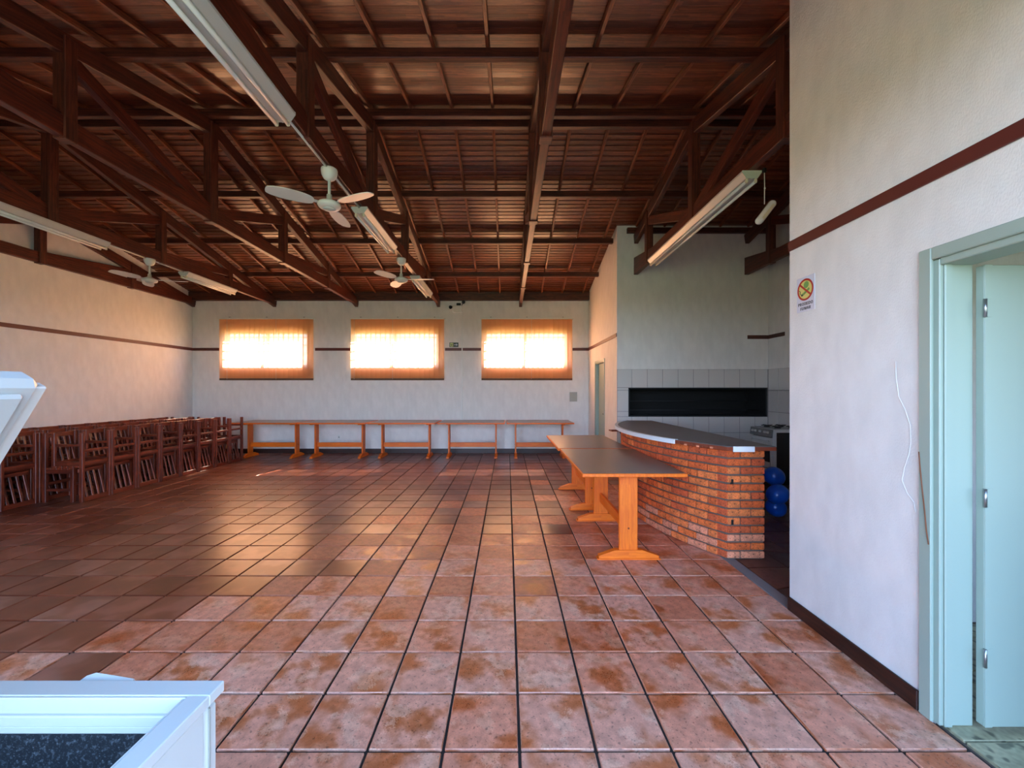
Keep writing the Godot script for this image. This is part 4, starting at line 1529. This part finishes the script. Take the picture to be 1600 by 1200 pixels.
func disc(r0: float, r1: float, depth: float, seg := 36) -> Mesh:
	if r0 <= 0.0:
		var p := PackedVector2Array()
		for k in seg:
			p.append(Vector2(r1 * cos(TAU * k / seg), r1 * sin(TAU * k / seg)))
		return extrude(p, depth)
	var st := start()
	for k in seg:
		var a := TAU * k / seg
		var b := TAU * (k + 1) / seg
		var p := PackedVector2Array([Vector2(r0 * cos(a), r0 * sin(a)), Vector2(r1 * cos(a), r1 * sin(a)), Vector2(r1 * cos(b), r1 * sin(b)), Vector2(r0 * cos(b), r0 * sin(b))])
		extrude(p, depth, st)
	return st.commit()


func make_wall_items() -> void:
	# no smoking sign on the near right wall; local +z looks into the hall
	var s := thing("no_smoking_sign", "small white no smoking sign with a red barred circle on the near right wall", "sign", Vector3(XR - 0.002, 2.012, -2.628), -PI / 2)
	block(s, "plate", Vector3(-0.078, 0, -0.0015), Vector3(0.078, 0.225, 0.0015), M.sign_white, 0.0005)
	var c := Vector3(0, 0.140, 0)
	obj(s, "circle_field", disc(0.0, 0.060, 0.0008), M.sign_yellow, Transform3D(Basis(), c + Vector3(0, 0, 0.0019)))
	obj(s, "green_patch", disc(0.0, 0.022, 0.0006), M.sign_green, Transform3D(Basis(), c + Vector3(0.008, 0.030, 0.0026)))
	obj(s, "ring", disc(0.058, 0.070, 0.001), M.sign_red, Transform3D(Basis(), c + Vector3(0, 0, 0.003)))
	var cig := obj(s, "cigarette", box(Vector3(0.074, 0.013, 0.0006), 0.0002), M.sign_green, Transform3D(Basis(Vector3.BACK, 0.5), c + Vector3(0.002, -0.014, 0.0028)))
	obj(cig, "smoke", tube([Vector3(-0.040, 0.008, 0), Vector3(-0.044, 0.02, 0), Vector3(-0.036, 0.03, 0), Vector3(-0.042, 0.042, 0)], 0.0018, 6), M.sign_ink)
	obj(cig, "tip", box(Vector3(0.012, 0.013, 0.0008), 0.0002), M.sign_ink, at(-0.036, 0, 0))
	obj(cig, "outline", box(Vector3(0.07, 0.0025, 0.0008), 0.0002), M.sign_ink, at(0, -0.0075, 0))
	obj(s, "bar", box(Vector3(0.126, 0.012, 0.001), 0.0002), M.sign_red, Transform3D(Basis(Vector3.BACK, -0.70), c + Vector3(0, 0, 0.0034)))
	text(s, "lettering", "PROIBIDO", 0.027, M.sign_ink, Transform3D(Basis(), Vector3(0, 0.049, 0.0019)))
	text(s, "lettering", "FUMAR", 0.027, M.sign_ink, Transform3D(Basis(), Vector3(0, 0.020, 0.0019)))

	# exit sign on the back wall
	var e := thing("exit_sign", "small dark green exit sign with a running figure and white arrow on the back wall", "sign", Vector3(-1.278, 2.535, -DB + 0.003))
	block(e, "plate", Vector3(-0.107, 0, -0.002), Vector3(0.107, 0.107, 0.002), M.exit_green, 0.0005)
	block(e, "door_field", Vector3(-0.088, 0.010, 0.002), Vector3(-0.018, 0.097, 0.0028), M.exit_pale, 0.0003)
	var man := start()
	for q in [[-0.052, 0.050, 0.030, 0.014, 1.2], [-0.060, 0.030, 0.030, 0.009, 0.7], [-0.044, 0.030, 0.030, 0.009, 2.3], [-0.066, 0.058, 0.026, 0.008, 0.3], [-0.038, 0.056, 0.024, 0.008, 2.6]]:
		box_into(man, Vector3(q[2], q[3], 0.0008), 0.0, Vector2(), false, Transform3D(Basis(Vector3.BACK, q[4]), Vector3(q[0], q[1], 0.0033)))
	extrude(PackedVector2Array([Vector2(-0.053, 0.072), Vector2(-0.041, 0.072), Vector2(-0.037, 0.08), Vector2(-0.041, 0.088), Vector2(-0.053, 0.088), Vector2(-0.057, 0.08)]), 0.0008, man, at(0, 0, 0.0033))
	obj(e, "running_figure", man.commit(), M.exit_green)
	var arrow := PackedVector2Array([Vector2(0.0, 0.046), Vector2(0.052, 0.046), Vector2(0.052, 0.026), Vector2(0.092, 0.053), Vector2(0.052, 0.081), Vector2(0.052, 0.061), Vector2(0.0, 0.061)])
	obj(e, "arrow", extrude(arrow, 0.0008), M.sign_white, at(0, 0, 0.0026))

	# emergency flood light above it
	var f := thing("emergency_floodlight", "white box with two black spot lamps high on the back wall", "lamp", Vector3(-1.19, 3.355, -DB))
	block(f, "case", Vector3(-0.115, 0, 0.001), Vector3(0.115, 0.155, 0.09), M.white_plastic, 0.010)
	block(f, "control_face", Vector3(-0.02, 0.155, 0.02), Vector3(0.08, 0.215, 0.08), M.black_plastic, 0.006)
	for q in [[-0.15, 0.12, 0.35], [0.14, 0.24, -0.3]]:
		obj(f, "spot_lamp", lathe([Vector2(0, -0.03), Vector2(0.028, -0.03), Vector2(0.042, 0.03), Vector2(0.036, 0.034), Vector2(0, 0.02)], 16), M.black_plastic, Transform3D(Basis.from_euler(Vector3(PI / 2 + 0.3, 0, q[2])), Vector3(q[0], q[1], 0.07)))
		bar(f, "spot_arm", Vector3(q[0] * 0.7, 0.15, 0.05), Vector3(q[0], q[1], 0.05), 0.014, 0.014, M.black_plastic, 0.003, Vector3.BACK)
	var cd := obj(self, "conduit", box(Vector3(0.026, 2.70, 0.016), 0.003), M.white_plastic, at(-1.082, 2.15, -DB + 0.022))
	tag(cd, "white cable duct running down the back wall beside the exit sign", "conduit")
	# grey panel, and a small socket low on the wall
	var b := thing("switch_box", "small grey flush cover plate on the back wall right of the right window", "cover plate", Vector3(1.57, 1.235, -DB))
	block(b, "plate", Vector3(-0.09, 0, 0.0), Vector3(0.09, 0.225, 0.012), M.panel_grey, 0.004)
	for y in [0.04, 0.185]:
		obj(b, "screw", lathe([Vector2(0, 0.004), Vector2(0.006, 0.003), Vector2(0.007, 0)], 10), M.steel, Transform3D(Basis(Vector3.RIGHT, PI / 2), Vector3(0, y, 0.012)))
	var so := thing("wall_socket", "small white socket low on the back wall between the second and third tables", "socket", Vector3(-4.02, 0.33, -DB))
	block(so, "plate", Vector3(-0.035, 0, 0), Vector3(0.035, 0.11, 0.009), M.white_plastic, 0.003)
	obj(so, "outlet", disc(0.0, 0.018, 0.003), M.panel_grey, at(0, 0.055, 0.0095))
	# filled crack on the near right wall: a thin raised line of filler
	var pts := []
	for q in [[565, 1399], [590, 1400], [620, 1404], [640, 1414], [665, 1422], [690, 1423], [710, 1420], [730, 1413], [750, 1409], [770, 1417], [785, 1428], [800, 1430]]:
		var dd: float = XR * 635.0 / (q[1] - 793.0)
		pts.append(Vector3(XR + 0.0004, 1.5 - (q[0] - 610.0) / 635.0 * dd, -dd))
	var cr := obj(self, "filled_crack", tube(pts, 0.0024, 6), M.plaster)
	tag(cr, "wavy line of filler over a crack in the near right wall", "crack")
